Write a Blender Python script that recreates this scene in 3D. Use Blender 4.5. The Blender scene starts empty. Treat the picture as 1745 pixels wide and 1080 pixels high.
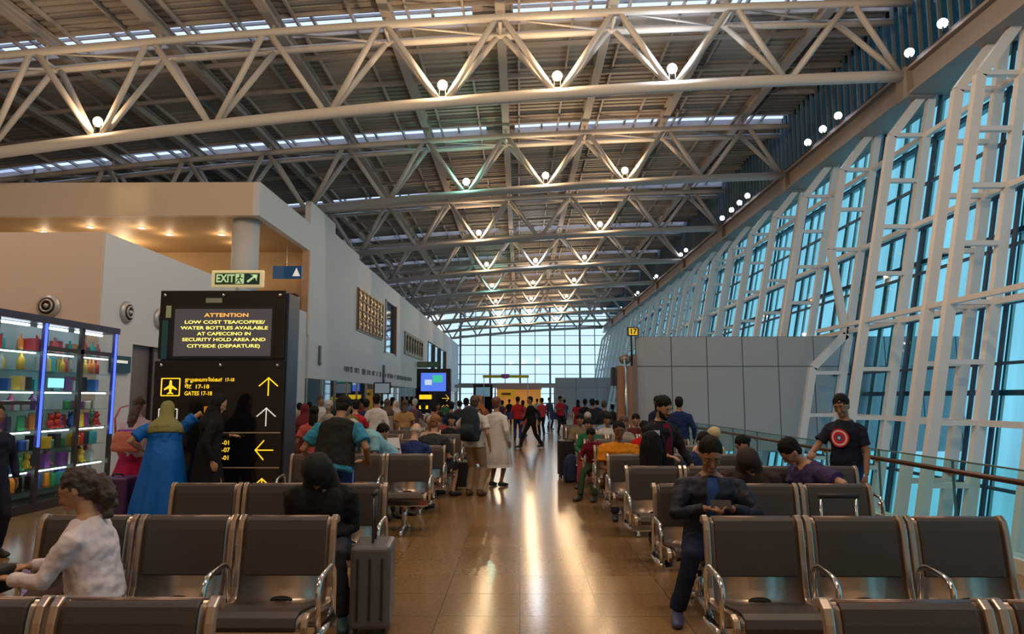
import bpy, bmesh, math, random
from mathutils import Vector as V, Matrix, noise
random.seed(7)
R = math.radians
sc = bpy.context.scene
col = sc.collection

# ---------------------------------------------------------------- camera
cam = bpy.data.objects.new('camera', bpy.data.cameras.new('camera'))
col.objects.link(cam); sc.camera = cam
cam.location = (0, 0, 1.6)
cam.rotation_euler = (R(90) + math.atan(137/1200), 0, math.atan(12.5/1200))
cam.data.sensor_width = 36; cam.data.lens = 1200/1745*36
cam.data.clip_start = .05; cam.data.clip_end = 400
# ---------------------------------------------------------------- world and exposure
w = bpy.data.worlds.new('world'); sc.world = w; w.use_nodes = True
bg = w.node_tree.nodes['Background']
bg.inputs[0].default_value = (.76, .89, 1.0, 1); bg.inputs[1].default_value = 1.35
sc.view_settings.view_transform = 'Standard'; sc.view_settings.look = 'None'
sc.view_settings.gamma = 1; sc.view_settings.use_curve_mapping = False
sc.view_settings.exposure = 0.42
sc.cycles.max_bounces = 7; sc.cycles.diffuse_bounces = 4; sc.cycles.transparent_max_bounces = 24
sc.cycles.sample_clamp_indirect = 4; sc.cycles.caustics_reflective = False; sc.cycles.caustics_refractive = False
WARM = (1.0, .72, .45)
def light(name, kind, loc, energy, color, size=.12, rot=None, **k):
    l = bpy.data.lights.new(name, kind); l.energy = energy; l.color = color
    if kind == 'AREA':
        l.shape = 'RECTANGLE'; l.size, l.size_y = size
    else: l.shadow_soft_size = size
    for a, b in k.items(): setattr(l, a, b)
    o = bpy.data.objects.new(name, l); col.objects.link(o); o.location = loc
    if rot: o.rotation_euler = rot
    return o
def aim(o, d): o.rotation_euler = V(d).to_track_quat('-Z', 'Y').to_euler()
def zb(x): return 9.4 + .075*x - .00245*x*x          # lower chord of the roof trusses
def zt(x): return 11.33 + .05*x - .0018*x*x           # upper chords
def zr(x): return 12.12 + .05*x - .0018*x*x           # roof deck
TY = [17.6 + 8.3*k for k in range(9)]
# ceiling floods of the two roof bays above and behind the viewer
for y in (9.3, 1.0):
    for x in (-11, -2, 1, 4):
        light('ceiling_flood', 'POINT', (x, y, zb(x) + .2), 260, WARM, .15)

# ---------------------------------------------------------------- materials
_m = {}
def mat(name, c, rough=.6, metal=0., emit=None, es=0., bump=0., bscale=60., var=0., vscale=3., spec=.5, coat=0., stretch=None):
    if name in _m: return _m[name]
    m = bpy.data.materials.new(name); m.use_nodes = True; _m[name] = m
    n = m.node_tree.nodes; L = m.node_tree.links; b = n['Principled BSDF']
    b.inputs['Base Color'].default_value = (*c, 1); b.inputs['Roughness'].default_value = rough
    b.inputs['Metallic'].default_value = metal; b.inputs['Specular IOR Level'].default_value = spec
    b.inputs['Coat Weight'].default_value = coat
    if emit: b.inputs['Emission Color'].default_value = (*emit, 1); b.inputs['Emission Strength'].default_value = es
    if bump or var:
        tc = n.new('ShaderNodeTexCoord'); src = tc.outputs['Object']
        if stretch:
            mp = n.new('ShaderNodeMapping'); mp.inputs['Scale'].default_value = stretch; L.new(src, mp.inputs[0]); src = mp.outputs[0]
    if bump:
        t = n.new('ShaderNodeTexNoise'); t.inputs['Scale'].default_value = bscale; t.inputs['Detail'].default_value = 4
        L.new(src, t.inputs[0]); bp = n.new('ShaderNodeBump'); bp.inputs['Strength'].default_value = bump
        bp.inputs['Distance'].default_value = .02; L.new(t.outputs[0], bp.inputs['Height']); L.new(bp.outputs[0], b.inputs['Normal'])
    if var:
        t = n.new('ShaderNodeTexNoise'); t.inputs['Scale'].default_value = vscale; t.inputs['Detail'].default_value = 5
        L.new(src, t.inputs[0]); mx = n.new('ShaderNodeMix'); mx.data_type = 'RGBA'
        mx.inputs[6].default_value = (*[max(0, v*(1-var)) for v in c], 1); mx.inputs[7].default_value = (*[min(1, v*(1+var)) for v in c], 1)
        L.new(t.outputs[0], mx.inputs[0]); L.new(mx.outputs[2], b.inputs['Base Color'])
    return m
def glass(name, tint, refl=.12, streak=0., rough=.03, scatter=0.):
    if name in _m: return _m[name]
    m = bpy.data.materials.new(name); m.use_nodes = True; _m[name] = m
    n = m.node_tree.nodes; L = m.node_tree.links; n.remove(n['Principled BSDF']); out = n['Material Output']
    t = n.new('ShaderNodeBsdfTransparent'); t.inputs[0].default_value = (*tint, 1)
    g = n.new('ShaderNodeBsdfGlossy'); g.inputs[1].default_value = rough
    f = n.new('ShaderNodeLayerWeight'); f.inputs[0].default_value = .5
    pw = n.new('ShaderNodeMath'); pw.operation = 'POWER'; pw.inputs[1].default_value = 4; L.new(f.outputs['Facing'], pw.inputs[0])
    ml = n.new('ShaderNodeMath'); ml.operation = 'MULTIPLY_ADD'; ml.inputs[1].default_value = min(.9, refl*4); ml.inputs[2].default_value = refl*.4
    ml.use_clamp = True; L.new(pw.outputs[0], ml.inputs[0])
    mx = n.new('ShaderNodeMixShader'); L.new(ml.outputs[0], mx.inputs[0]); L.new(t.outputs[0], mx.inputs[1]); L.new(g.outputs[0], mx.inputs[2])
    if scatter:
        d = n.new('ShaderNodeBsdfTranslucent'); d.inputs[0].default_value = (*tint, 1)
        m2 = n.new('ShaderNodeMixShader'); m2.inputs[0].default_value = scatter
        L.new(mx.outputs[0], m2.inputs[1]); L.new(d.outputs[0], m2.inputs[2]); mx = m2
    if streak:  # tint varies at random in tall vertical streaks
        tc = n.new('ShaderNodeTexCoord'); mp = n.new('ShaderNodeMapping'); mp.inputs['Scale'].default_value = (1, 1.1, .06)
        tx = n.new('ShaderNodeTexNoise'); tx.inputs['Scale'].default_value = 1.6; tx.inputs['Detail'].default_value = 3
        L.new(tc.outputs['Object'], mp.inputs[0]); L.new(mp.outputs[0], tx.inputs[0])
        cr = n.new('ShaderNodeMix'); cr.data_type = 'RGBA'; L.new(tx.outputs[0], cr.inputs[0])
        cr.inputs[6].default_value = (*[v*(1-streak) for v in tint], 1); cr.inputs[7].default_value = (*[min(1, v*(1+streak)) for v in tint], 1)
        L.new(cr.outputs[2], t.inputs[0])
    L.new(mx.outputs[0], out.inputs[0]); return m
def floor_mat():
    m = mat('polished_granite', (.2, .12, .06), .17)
    n = m.node_tree.nodes; L = m.node_tree.links; b = n['Principled BSDF']
    tc = n.new('ShaderNodeTexCoord'); mp = n.new('ShaderNodeMapping'); L.new(tc.outputs['Object'], mp.inputs[0])
    br = n.new('ShaderNodeTexBrick'); br.offset = 0; br.inputs['Scale'].default_value = 1
    br.inputs['Brick Width'].default_value = .6; br.inputs['Row Height'].default_value = .6; br.inputs['Mortar Size'].default_value = .004
    br.inputs['Color1'].default_value = (.30, .185, .085, 1); br.inputs['Color2'].default_value = (.235, .14, .062, 1); br.inputs['Mortar'].default_value = (.10, .06, .03, 1)
    L.new(mp.outputs[0], br.inputs[0])
    nz = n.new('ShaderNodeTexNoise'); nz.inputs['Scale'].default_value = 30; nz.inputs['Detail'].default_value = 8; L.new(mp.outputs[0], nz.inputs[0])
    cr = n.new('ShaderNodeValToRGB'); cr.color_ramp.elements[0].position = .35; cr.color_ramp.elements[0].color = (.82, .80, .78, 1)
    cr.color_ramp.elements[1].position = .65; cr.color_ramp.elements[1].color = (1.12, 1.1, 1.08, 1); L.new(nz.outputs[0], cr.inputs[0])
    mx = n.new('ShaderNodeMix'); mx.data_type = 'RGBA'; mx.blend_type = 'MULTIPLY'; mx.inputs[0].default_value = 1
    L.new(br.outputs[0], mx.inputs[6]); L.new(cr.outputs[0], mx.inputs[7]); L.new(mx.outputs[2], b.inputs['Base Color'])
    bp = n.new('ShaderNodeBump'); bp.inputs['Strength'].default_value = .05; bp.inputs['Distance'].default_value = .01
    n2 = n.new('ShaderNodeTexNoise'); n2.inputs['Scale'].default_value = 3; L.new(mp.outputs[0], n2.inputs[0])
    L.new(n2.outputs[0], bp.inputs['Height']); L.new(bp.outputs[0], b.inputs['Normal'])
    b.inputs['Specular IOR Level'].default_value = .75
    return m
STEEL = mat('painted_steel', (.62, .58, .54), .45, bump=.1, bscale=20)
WSTEEL = mat('white_window_steel', (.78, .74, .72), .4)
DECK = mat('roof_deck', (.36, .315, .27), .6, var=.12, vscale=.8)
PURLIN = mat('purlin_paint', (.40, .36, .33), .5)
BEAM = mat('edge_beam_paint', (.30, .25, .22), .55, var=.1)
WHITE = mat('white_plaster', (.66, .68, .72), .6, bump=.04, bscale=25)
PINK = mat('cream_plaster', (.70, .585, .52), .6, bump=.04, bscale=25)
BEIGE = mat('beige_plaster', (.66, .535, .40), .6, bump=.04, bscale=25)
CHROME = mat('chrome', (.75, .73, .71), .14, 1.)
CHAMP = mat('champagne_metal', (.50, .41, .35), .3, .85)
PAD = mat('dark_brown_pad', (.050, .040, .038), .42, bump=.12, bscale=220, spec=.6)
DARK = mat('black_gloss', (.008, .009, .012), .09, spec=.6)
BLACK = mat('black_matte', (.012, .012, .013), .6)
BLUEFR = mat('dark_transom', (.03, .07, .12), .5)
LAMP = mat('lamp_glow', (1, .9, .7), .5, emit=(1, .72, .42), es=5)
LAMPW = mat('lamp_glow_white', (1, 1, 1), .5, emit=(.95, .97, 1), es=5)
LAMPG = mat('lamp_glow_green', (.6, 1, .9), .5, emit=(.35, 1, .8), es=20)
YEL = mat('yellow_lettering', (.9, .6, .02), .5, emit=(1, .62, .02), es=.75)
WHT = mat('white_lettering', (.8, .8, .75), .5, emit=(.9, .9, .8), es=.35)

# ---------------------------------------------------------------- object helpers
def link(o, parent=None):
    col.objects.link(o)
    if parent is not None: o.parent = parent
    return o
def tag(o, label=None, cat=None, group=None, kind=None):
    for k, v in (('label', label), ('category', cat), ('group', group), ('kind', kind)):
        if v: o[k] = v
    return o
def thing(name, label, cat, loc=(0, 0, 0), rz=0, group=None):
    o = bpy.data.objects.new(name, None); o.empty_display_size = .1; o.location = loc; o.rotation_euler = (0, 0, rz)
    return tag(link(o), label, cat, group)
def copy_tree(o, parent=None, deep=True):
    c = o.copy(); col.objects.link(c)
    if parent is not None: c.parent = parent
    if deep:
        for ch in o.children: copy_tree(ch, c)
    return c
def mobj(name, verts, faces, m, parent=None, smooth=False, mats=None, fm=None):
    me = bpy.data.meshes.new(name); me.from_pydata(verts, [], faces)
    for x in (mats or [m]): me.materials.append(x)
    if fm:
        for p, i in zip(me.polygons, fm): p.material_index = i
    if smooth: me.polygons.foreach_set('use_smooth', [True]*len(me.polygons))
    return link(bpy.data.objects.new(name, me), parent)
class MB:
    def __init__(s): s.v = []; s.f = []; s.m = []
    def add(s, v, f, mi=0):
        b = len(s.v); s.v += [tuple(p) for p in v]; s.f += [tuple(i+b for i in q) for q in f]; s.m += [mi]*len(f); return s
    def box(s, a, b, mi=0):
        (x0, y0, z0), (x1, y1, z1) = a, b
        return s.add([(x0,y0,z0),(x1,y0,z0),(x1,y1,z0),(x0,y1,z0),(x0,y0,z1),(x1,y0,z1),(x1,y1,z1),(x0,y1,z1)],
                     [(3,2,1,0),(4,5,6,7),(0,1,5,4),(1,2,6,5),(2,3,7,6),(3,0,4,7)], mi)
    def bar(s, a, b, wx, wy, mi=0, up=(0, 0, 1)):      # square bar between two points
        a, b = V(a), V(b); d = (b-a).normalized(); u = V(up)
        if abs(d.dot(u)) > .95: u = V((0, 1, 0))
        x = d.cross(u).normalized(); y = x.cross(d).normalized()
        vs = [p + x*sx*wx/2 + y*sy*wy/2 for p in (a, b) for sx, sy in ((-1,-1),(1,-1),(1,1),(-1,1))]
        return s.add(vs, [(3,2,1,0),(4,5,6,7),(0,1,5,4),(1,2,6,5),(2,3,7,6),(3,0,4,7)], mi)
    def tube(s, pts, r, n=10, mi=0, closed=False, flat=1., side=None):
        pts = [V(p) for p in pts]; N = len(pts)
        rr = r if isinstance(r, (list, tuple)) else [r]*N
        vs = []; prev = None
        for i, p in enumerate(pts):
            d = (pts[min(i+1, N-1)] - pts[max(i-1, 0)]) if not closed else (pts[(i+1) % N] - pts[i-1])
            d = d.normalized() if d.length > 1e-9 else V((0, 0, 1))
            if side is not None: x = V(side)
            elif prev is None: x = V((0, 0, 1)) if abs(d.z) < .9 else V((1, 0, 0))
            else: x = prev
            x = (x - d*x.dot(d)).normalized(); prev = x; y = d.cross(x)
            q = rr[i]; rx, ry = q if isinstance(q, (list, tuple)) else (q, q*flat)
            vs += [p + x*math.cos(2*math.pi*k/n)*rx + y*math.sin(2*math.pi*k/n)*ry for k in range(n)]
        f = [(i*n+k, i*n+(k+1) % n, (i+1)*n+(k+1) % n, (i+1)*n+k) for i in range(N-1) for k in range(n)]
        if closed: f += [((N-1)*n+k, (N-1)*n+(k+1) % n, (k+1) % n, k) for k in range(n)]
        else: f += [tuple(range(n-1, -1, -1)), tuple((N-1)*n+k for k in range(n))]
        return s.add(vs, f, mi)
    def ell(s, c, r, M=None, nu=14, nv=9, mi=0, fn=None):
        vs = [V((0, 0, -1))]
        for j in range(1, nv):
            t = math.pi*j/nv
            for k in range(nu): vs.append(V((math.sin(t)*math.cos(2*math.pi*k/nu), math.sin(t)*math.sin(2*math.pi*k/nu), -math.cos(t))))
        vs.append(V((0, 0, 1))); L = len(vs)-1
        f = [(0, 1+(k+1) % nu, 1+k) for k in range(nu)]
        f += [(1+j*nu+k, 1+j*nu+(k+1) % nu, 1+(j+1)*nu+(k+1) % nu, 1+(j+1)*nu+k) for j in range(nv-2) for k in range(nu)]
        f += [(L, 1+(nv-2)*nu+k, 1+(nv-2)*nu+(k+1) % nu) for k in range(nu)]
        out = []
        for p in vs:
            q = V((p.x*r[0], p.y*r[1], p.z*r[2]))
            if fn: q = fn(q)
            if M is not None: q = M @ q
            out.append(q + V(c))
        return s.add(out, f, mi)
    def prism(s, poly, d, mi=0):                         # poly of 3-d points extruded along d
        n = len(poly); a = [V(p) for p in poly]; b = [p + V(d) for p in a]
        return s.add(a+b, [tuple(range(n-1, -1, -1)), tuple(range(n, 2*n))] + [(i, (i+1) % n, n+(i+1) % n, n+i) for i in range(n)], mi)
    def build(s, name, m, parent=None, smooth=False, bevel=0., seg=2):
        mats = m if isinstance(m, (list, tuple)) else [m]
        o = mobj(name, s.v, s.f, None, parent, smooth, mats, s.m)
        if bevel:
            md = o.modifiers.new('b', 'BEVEL'); md.width = bevel; md.segments = seg; md.limit_method = 'ANGLE'; md.angle_limit = R(40)
        if smooth and not bevel:
            me = o.data
            me.shade_smooth() if hasattr(me, 'shade_smooth') else None
        return o
def struct(o, label=None): 
    o['kind'] = 'structure'
    if label: o['label'] = label
    return o
def text(name, s, size, m, loc, rot, parent=None, ext=.002, align='CENTER', sx=1., bold=0.):
    c = bpy.data.curves.new(name, 'FONT'); c.body = s; c.size = size; c.align_x = align; c.align_y = 'CENTER'; c.extrude = ext; c.offset = bold
    c.resolution_u = 3
    o = bpy.data.objects.new(name, c); col.objects.link(o); bpy.context.view_layer.update()
    me = bpy.data.meshes.new_from_object(o.evaluated_get(bpy.context.evaluated_depsgraph_get()))
    bpy.data.objects.remove(o); bpy.data.curves.remove(c)
    me.materials.clear(); me.materials.append(m); me.name = name
    o = bpy.data.objects.new(name, me); o.location = loc; o.rotation_euler = rot; o.scale = (sx, 1, 1)
    return link(o, parent)
FACE = (R(90), 0, 0)      # a text that faces the viewer's side (-Y)
ORD = ['nearest', 'second', 'third', 'fourth', 'fifth', 'sixth', 'seventh', 'eighth', 'ninth', 'tenth', 'eleventh', 'twelfth',
       'thirteenth', 'fourteenth', 'fifteenth', 'sixteenth', 'seventeenth', 'eighteenth', 'nineteenth', 'twentieth', 'twenty-first', 'twenty-second', 'twenty-third', 'twenty-fourth', 'twenty-fifth', 'twenty-sixth', 'twenty-seventh', 'twenty-eighth']

# ================================================================= the hall
XL, XR, YB, YE = -22., 10.5, -7., 84.3
b = MB(); b.box((XL, YB, -.3), (4.62, YE, 0)); struct(b.build('floor', floor_mat()), 'polished golden brown granite floor')
b = MB(); b.box((4.62, YB, -4.6), (14.5, YE, -4.4)); struct(b.build('floor_lower', mat('lower_floor', (.45, .55, .55), .5)), 'grey lower level floor under the glass wall')
b = MB(); b.box((4.55, YB, -.6), (4.75, 64.8, .13)); struct(b.build('trim_1', mat('white_kerb', (.7, .72, .72), .4)), 'white kerb under the glass railing')
b = MB(); b.box((4.63, YB, -4.4), (4.72, YE, -.6)); struct(b.build('wall_lower', WHITE))
b = MB(); b.box((XL, YB-.2, -.3), (14.5, YB, 13)); struct(b.build('wall_back', BEIGE))
b = MB(); b.box((XL-.2, YB, -.3), (XL, YE, 12)); struct(b.build('wall_far_left', mat('dim_wall', (.25, .24, .23), .7)))
# roof deck in bays with ribbed sheet, an open skylight strip behind every truss
def deck(y0, y1, name):
    xs = [XL + (10.7-XL)*i/30 for i in range(31)]; ys = []; y = y0
    while y < y1 - .01:
        ys += [(y, 0), (min(y+.17, y1), 0), (min(y+.19, y1), .05), (min(y+.27, y1), .05), (min(y+.29, y1), 0)]; y += .29
    ys = [q for i, q in enumerate(ys) if i == 0 or q[0] > ys[i-1][0]]
    vs = [(x, y, zr(x) + h) for y, h in ys for x in xs]; n = len(xs)
    fs = [(j*n+i, (j+1)*n+i, (j+1)*n+i+1, j*n+i+1) for j in range(len(ys)-1) for i in range(n-1)]
    k = len(vs); vs += [(x, y, zr(x)+.16) for y in (y0, y1) for x in xs]
    fs += [(k+i, k+i+1, k+n+i+1, k+n+i) for i in range(n-1)]
    return struct(mobj(name, vs, fs, DECK), 'brown ribbed metal roof deck')
edges = [YB] + [q for y in [1., 9.3] + TY for q in (y+.15, y+1.15)] + [YE]
for i in range(0, len(edges), 2):
    deck(edges[i], edges[i+1], 'ceiling')
SKY = glass('skylight_glass', (.80, .84, .98), .05, scatter=.35)
for k, y in enumerate([1., 9.3] + TY[:-1]):
    g = MB(); f = MB(); xs = [XL + (10.7-XL)*i/30 for i in range(31)]
    for a, c in zip(xs, xs[1:]):
        if -.9 < (a+c)/2 + .8 < .9 and k >= 2:   # closed panel near the middle
            f.prism([(a, y+.1, zr(a)+.10), (c, y+.1, zr(c)+.10), (c, y+.1, zr(c)+.18), (a, y+.1, zr(a)+.18)], (0, 1.1, 0)); continue
        g.prism([(a, y+.1, zr(a)+.17), (c, y+.1, zr(c)+.17), (c, y+.1, zr(c)+.19), (a, y+.1, zr(a)+.19)], (0, 1.1, 0))
        f.bar((a, y+.1, zr(a)+.12), (a, y+1.2, zr(a)+.12), .07, .1)
        f.bar((a, y+.62, zr(a)+.12), (c, y+.62, zr(c)+.12), .06, .08)
    for yy in (y+.12, y+1.18):
        for a, c in zip(xs, xs[1:]): f.bar((a, yy, zr(a)+.05), (c, yy, zr(c)+.05), .07, .25)
    struct(g.build('window_roof', SKY), 'glazed skylight strip across the roof')
    struct(f.build('trim_roof', PURLIN), 'skylight frame bars')
# purlins along the hall and cross rafters
NX = [-20+3*i-.0 for i in range(11)]      # -20 ... 10, the top nodes sit between lower nodes
for i, x in enumerate([-17+1.5+3*j for j in range(9)]):
    b = MB(); z = zr(x)
    b.box((x-.13, YB, z-.34), (x+.13, YE, z-.31)); b.box((x-.02, YB, z-.31), (x+.02, YE, z-.06)); b.box((x-.13, YB, z-.06), (x+.13, YE, z-.03))
    tag(b.build('roof_beam', PURLIN), 'grey I-beam under the roof running along the hall, %s from left' % ORD[i].replace('nearest', 'first'), 'beam', 'roof beams')
b = MB()
x = -18.
while x < 10.4:
    if abs(((x+15.5) % 3)) > .3: b.box((x-.03, YB, zr(x)-.12), (x+.03, YE, zr(x)-.01))
    x += 1.5
struct(b.build('trim_purlins', PURLIN), 'thin roof purlins')
b = MB()
for y0 in [1., 9.3] + TY[:-1]:
    for q in (2.2, 4.2, 6.2):
        xs = [-21+1.5*i for i in range(22)]
        for a, c in zip(xs, xs[1:]): b.bar((a, y0+q, zr(a)-.17), (c, y0+q, zr(c)-.17), .07, .12)
struct(b.build('trim_rafters', PURLIN), 'thin cross rafters under the roof')

# roof trusses
def truss(k, y, simple):
    t = thing('roof_truss', 'white tubular triangular roof truss spanning the hall, %s from the viewer' % ORD[k], 'roof truss', (0, y, 0), 0, 'roof trusses')
    n = 8 if simple else 12
    lo = [-20+3*i for i in range(11)]; up = [-18.5+3*i for i in range(10)]; w_ = .48
    b = MB(); xs = [-21+1.5*i for i in range(21)] + [9.95]
    b.tube([(x, 0, zb(x)) for x in xs], .15, n).build('lower_chord', STEEL, t, True)
    for s in (-1, 1):
        xs = [-21+1.5*i for i in range(22)]
        MB().tube([(min(x, 10.05), s*w_, zt(min(x, 10.05))) for x in xs], .10, n).build('upper_chord', STEEL, t, True)
        for x in lo:
            for u in (x-1.5, x+1.5):
                if u < up[0]-.1 or u > 8.6: continue
                h = .13 if u < x else -.13
                MB().tube([(x - h*1.0, s*.03, zb(x)+.1), (u + h*.9, s*w_*.96, zt(u)-.06)], .08, n-2).build('brace', STEEL, t, True)
    if not simple:
        MB().tube([(8.5, w_, zt(8.5)), (9.95, 0, zb(9.95)+.1)], .058, n).build('brace', STEEL, t, True)
    # horizontal zigzag between the two upper chords
    for i, u in enumerate(up):
        MB().tube([(u, -w_, zt(u)), (u, w_, zt(u))], .04, 6).build('tie', STEEL, t, True)
        if not simple and u < 8: MB().tube([(u, -w_, zt(u)), (u+3, w_, zt(u+3))], .035, 6).build('tie', STEEL, t, True)
    for u in up:   # short posts up to the roof beams
        MB().tube([(u, 0, zt(u)-.02), (u, 0, zr(u)-.33)], .05, 6).build('stub_post', STEEL, t, True)
    return t
for k, y in enumerate(TY): truss(k, y, k > 4)
# floodlights on the lower chords
def flood(x, y, m, lab, e=1.):
    z = zb(x) + .15
    t = thing('floodlight', lab, 'lamp', (x, y, z), 0, 'floodlights on the roof trusses')
    b = MB(); b.box((-.09, -.03, 0), (-.07, .03, .30)); b.box((.07, -.03, 0), (.09, .03, .30)); b.box((-.09, -.03, 0), (.09, .03, .02)); b.build('bracket', BLACK, t)
    MB().tube([(0, .14, .36), (0, .02, .33), (0, -.02, .32)], [.05, .12, .15], 14).build('housing', CHROME, t, True)
    MB().tube([(0, -.022, .32), (0, -.06, .312)], [.135, .09], 14).build('lens', m, t, True)
    c = {LAMP: (1, .66, .36), LAMPW: (.85, .92, 1), LAMPG: (.35, 1, .75)}[m]
    l = light('flood_light', 'POINT', (x, y-.22, z+.33), 95*e, c, .03); return t
tints = {(1, 0): (LAMPG, .35), (0, 2): (LAMPW, 1), (3, 1): (LAMPW, 1), (4, 0): (LAMPG, .5), (2, 2): (LAMP, 1)}
for k, y in enumerate(TY[:8]):
    for j, x in enumerate((-2, 1, 4)):
        if (k, j) in ((2, 1),): continue
        m, e = tints.get((k, j), (LAMP, 1))
        lab = 'glowing %s floodlight on the %s roof truss, %s in row' % ({LAMP: 'warm', LAMPW: 'white', LAMPG: 'green tinted'}[m], ORD[k], ('left', 'middle', 'right')[j])
        flood(x, y, m, lab, e)
flood(-11, TY[0], LAMP, 'glowing warm floodlight far left on the nearest roof truss', .4)
flood(-8, TY[0], mat('lamp_off', (.2, .2, .2), .2), 'unlit floodlight on the nearest roof truss', 0) if False else None

# ---------------------------------------------------------------- right side: edge beam, clerestory, glass wall
b = MB(); b.box((9.95, 9, 9.30), (10.65, YE, 9.36)); b.box((10.1, 9, 9.36), (10.5, YE, 9.94)); b.box((9.95, 9, 9.94), (10.65, YE, 10.02))
b.box((10.5, YB, 9.38), (11.25, YE, 10.0)); struct(b.build('trim_2', BEAM), 'brown longitudinal edge beam at the top of the glass wall')
b = MB(); b.tube([(9.98, 9, 10.05), (9.98, YE, 10.05)], .03, 6); struct(b.build('trim_3', BLACK))
for i in range(26):
    pass
b = MB()
for y in TY[:8]:
    b.box((9.93, y-.25, 9.25), (10.67, y+.25, 10.06))
struct(b.build('trim_4', BEAM), 'beam seat plates')
CLG = glass('clerestory_glass', (.06, .13, .16), .1, streak=.2)
b = MB(); b.box((10.45, YB, 10.0), (10.48, YE, 12.6)); struct(b.build('window_1', CLG), 'blue clerestory glazing above the edge beam')
b = MB(); y = 9.
while y < 70: b.box((10.36, y, 10.0), (10.45, y+.05, 12.6)); y += .42
struct(b.build('trim_5', mat('louver_paint', (.16, .22, .27), .5)), 'vertical clerestory mullions')
def xi(z): return 7.94 + .2*z
def xo(z): return 8.84 + .197*z
GL = glass('tinted_facade_glass', (.15, .39, .47), .08, streak=.42)
b = MB(); x0, x1 = xo(-4.4)+.32, xo(9.5)+.32
b.add([(x0, YB, -4.4), (x0, YE, -4.4), (x1, YE, 9.5), (x1, YB, 9.5)], [(0, 1, 2, 3)])
struct(b.build('window_2', GL), 'cyan tinted leaning glass wall on the right')
# transoms and mullions on the pane
b = MB()
for i in range(12):
    z = -3.7 + 1.2*i - .03
    if z < 9.4: b.box((xo(z)+.22, YB, z-.03), (xo(z)+.31, YE, z+.03))
struct(b.build('trim_6', BLUEFR), 'dark blue transoms of the glass wall')
b = MB()
LY = [11.4, 14.1, 14.85] + [17.6+2.77*k for k in range(24)]
y = 6.
for y in LY + [14.1-1.35, 6, 8.7]:
    for d in (0.,):
        b.bar((xo(-4.4)+.25, y+d, -4.4), (xo(9.5)+.25, y+d, 9.5), .05, .1, up=(0, 1, 0))
struct(b.build('trim_7', BLUEFR), 'dark mullions of the glass wall')
# sun fins of the outer skin
b = MB(); y = 0.; FIN = mat('outer_fin', (.62, .70, .66), .6); i = 0
while y < 84:
    wv = (.10, .22, .07, .3)[i % 4]; b.prism([(xo(-4.4)+1.3, y, -4.4), (xo(-4.4)+1.36, y, -4.4), (xo(11)+1.36, y, 11), (xo(11)+1.3, y, 11)], (0, wv, 0)); y += wv + (.55, .8, .42, .95)[(i*3) % 4]; i += 1
struct(b.build('trim_8', FIN), 'pale vertical fins outside the glass wall')
b = MB()
for z in (-2, 1.7, 5.3, 8.9): b.box((xo(z)+1.2, YB, z-.06), (xo(z)+1.4, YE, z+.06))
struct(b.build('trim_9', mat('outer_rail', (.25, .4, .45), .6)))
def ladder(k, y, waist=False):
    t = thing('window_frame_truss', 'white ladder-shaped steel frame %sby the glass wall, %s from viewer' % ('with narrow waist ' if waist else '', ORD[k]), 'window frame', (0, y, 0), 0, 'ladder frames of the glass wall')
    s = .16
    MB().bar((xo(-4.4), 0, -4.4), (xo(9.45), 0, 9.45), .2, s, up=(0, 1, 0)).build('outer_chord', WSTEEL, t)
    def poly(pts, nm='inner_chord'):
        m_ = MB()
        for a, c in zip(pts, pts[1:]): m_.bar((a[0], 0, a[1]), (c[0], 0, c[1]), .2, s, up=(0, 1, 0))
        m_.build(nm, WSTEEL, t)
    top = [(xi(8.27), 8.27), (xo(9.5)-.12, 9.55)]
    if waist:
        poly([(xo(3.45)-.1, 3.42), (xi(5.9), 5.9)] + top)
        poly([(xi(-4.4), -4.4), (xi(2.45), 2.45), (xo(3.45)-.1, 3.40)])
        zs = (-3.7, -2.5, -1.3, -.1, 1.1, 2.3, 5.9, 7.1, 8.3)
    else:
        poly([(xi(-4.4), -4.4)] + top); zs = (-3.7, -2.5, -1.3, -.1, 1.1, 2.3, 3.5, 4.7, 5.9, 7.1, 8.3)
    for z in zs: MB().bar((xi(z), 0, z), (xo(z), 0, z), .1, .14, up=(0, 1, 0)).build('rung', WSTEEL, t)
LY.sort()
for k, y in enumerate(LY): ladder(k, y, abs(y-20.37) < .1)
b = MB()
for z in (-1.3, 1.1, 3.5, 5.9, 8.3): b.box((xo(z)-.06, 9, z-.06), (xo(z)+.06, YE, z+.06))
b.box((xi(3.5)-.05, 9, 3.45), (xi(3.5)+.05, 20.4, 3.55))
struct(b.build('trim_10', WSTEEL), 'white horizontal girts of the glass wall')
# spotlights along the edge beam
def spot(y, i):
    t = thing('spotlight', 'white spotlight on the edge beam over the glass wall, %s from viewer' % ORD[i], 'lamp', (9.85, y, 10.02), 0, 'edge beam spotlights')
    MB().box((-.02, -.02, 0), (.02, .02, .14)).build('bracket', BLACK, t)
    d = V((-.55, -.8, -.25)).normalized(); c = V((0, 0, .22))
    MB().tube([c - d*.16, c], [.08, .12], 12).build('housing', BLACK, t, True)
    MB().tube([c, c + d*.02], [.115, .105], 12).build('lens', mat('spot_glow', (1, 1, 1), .5, emit=(.93, .9, 1), es=16), t, True)
for i, y in enumerate((15.6, 17.0, 21.0, 22.1, 23.3, 29.7, 30.8, 32., 33.5, 41., 42.3, 50., 51.2, 58., 59.5, 68., 70.)): spot(y, i)

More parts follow.
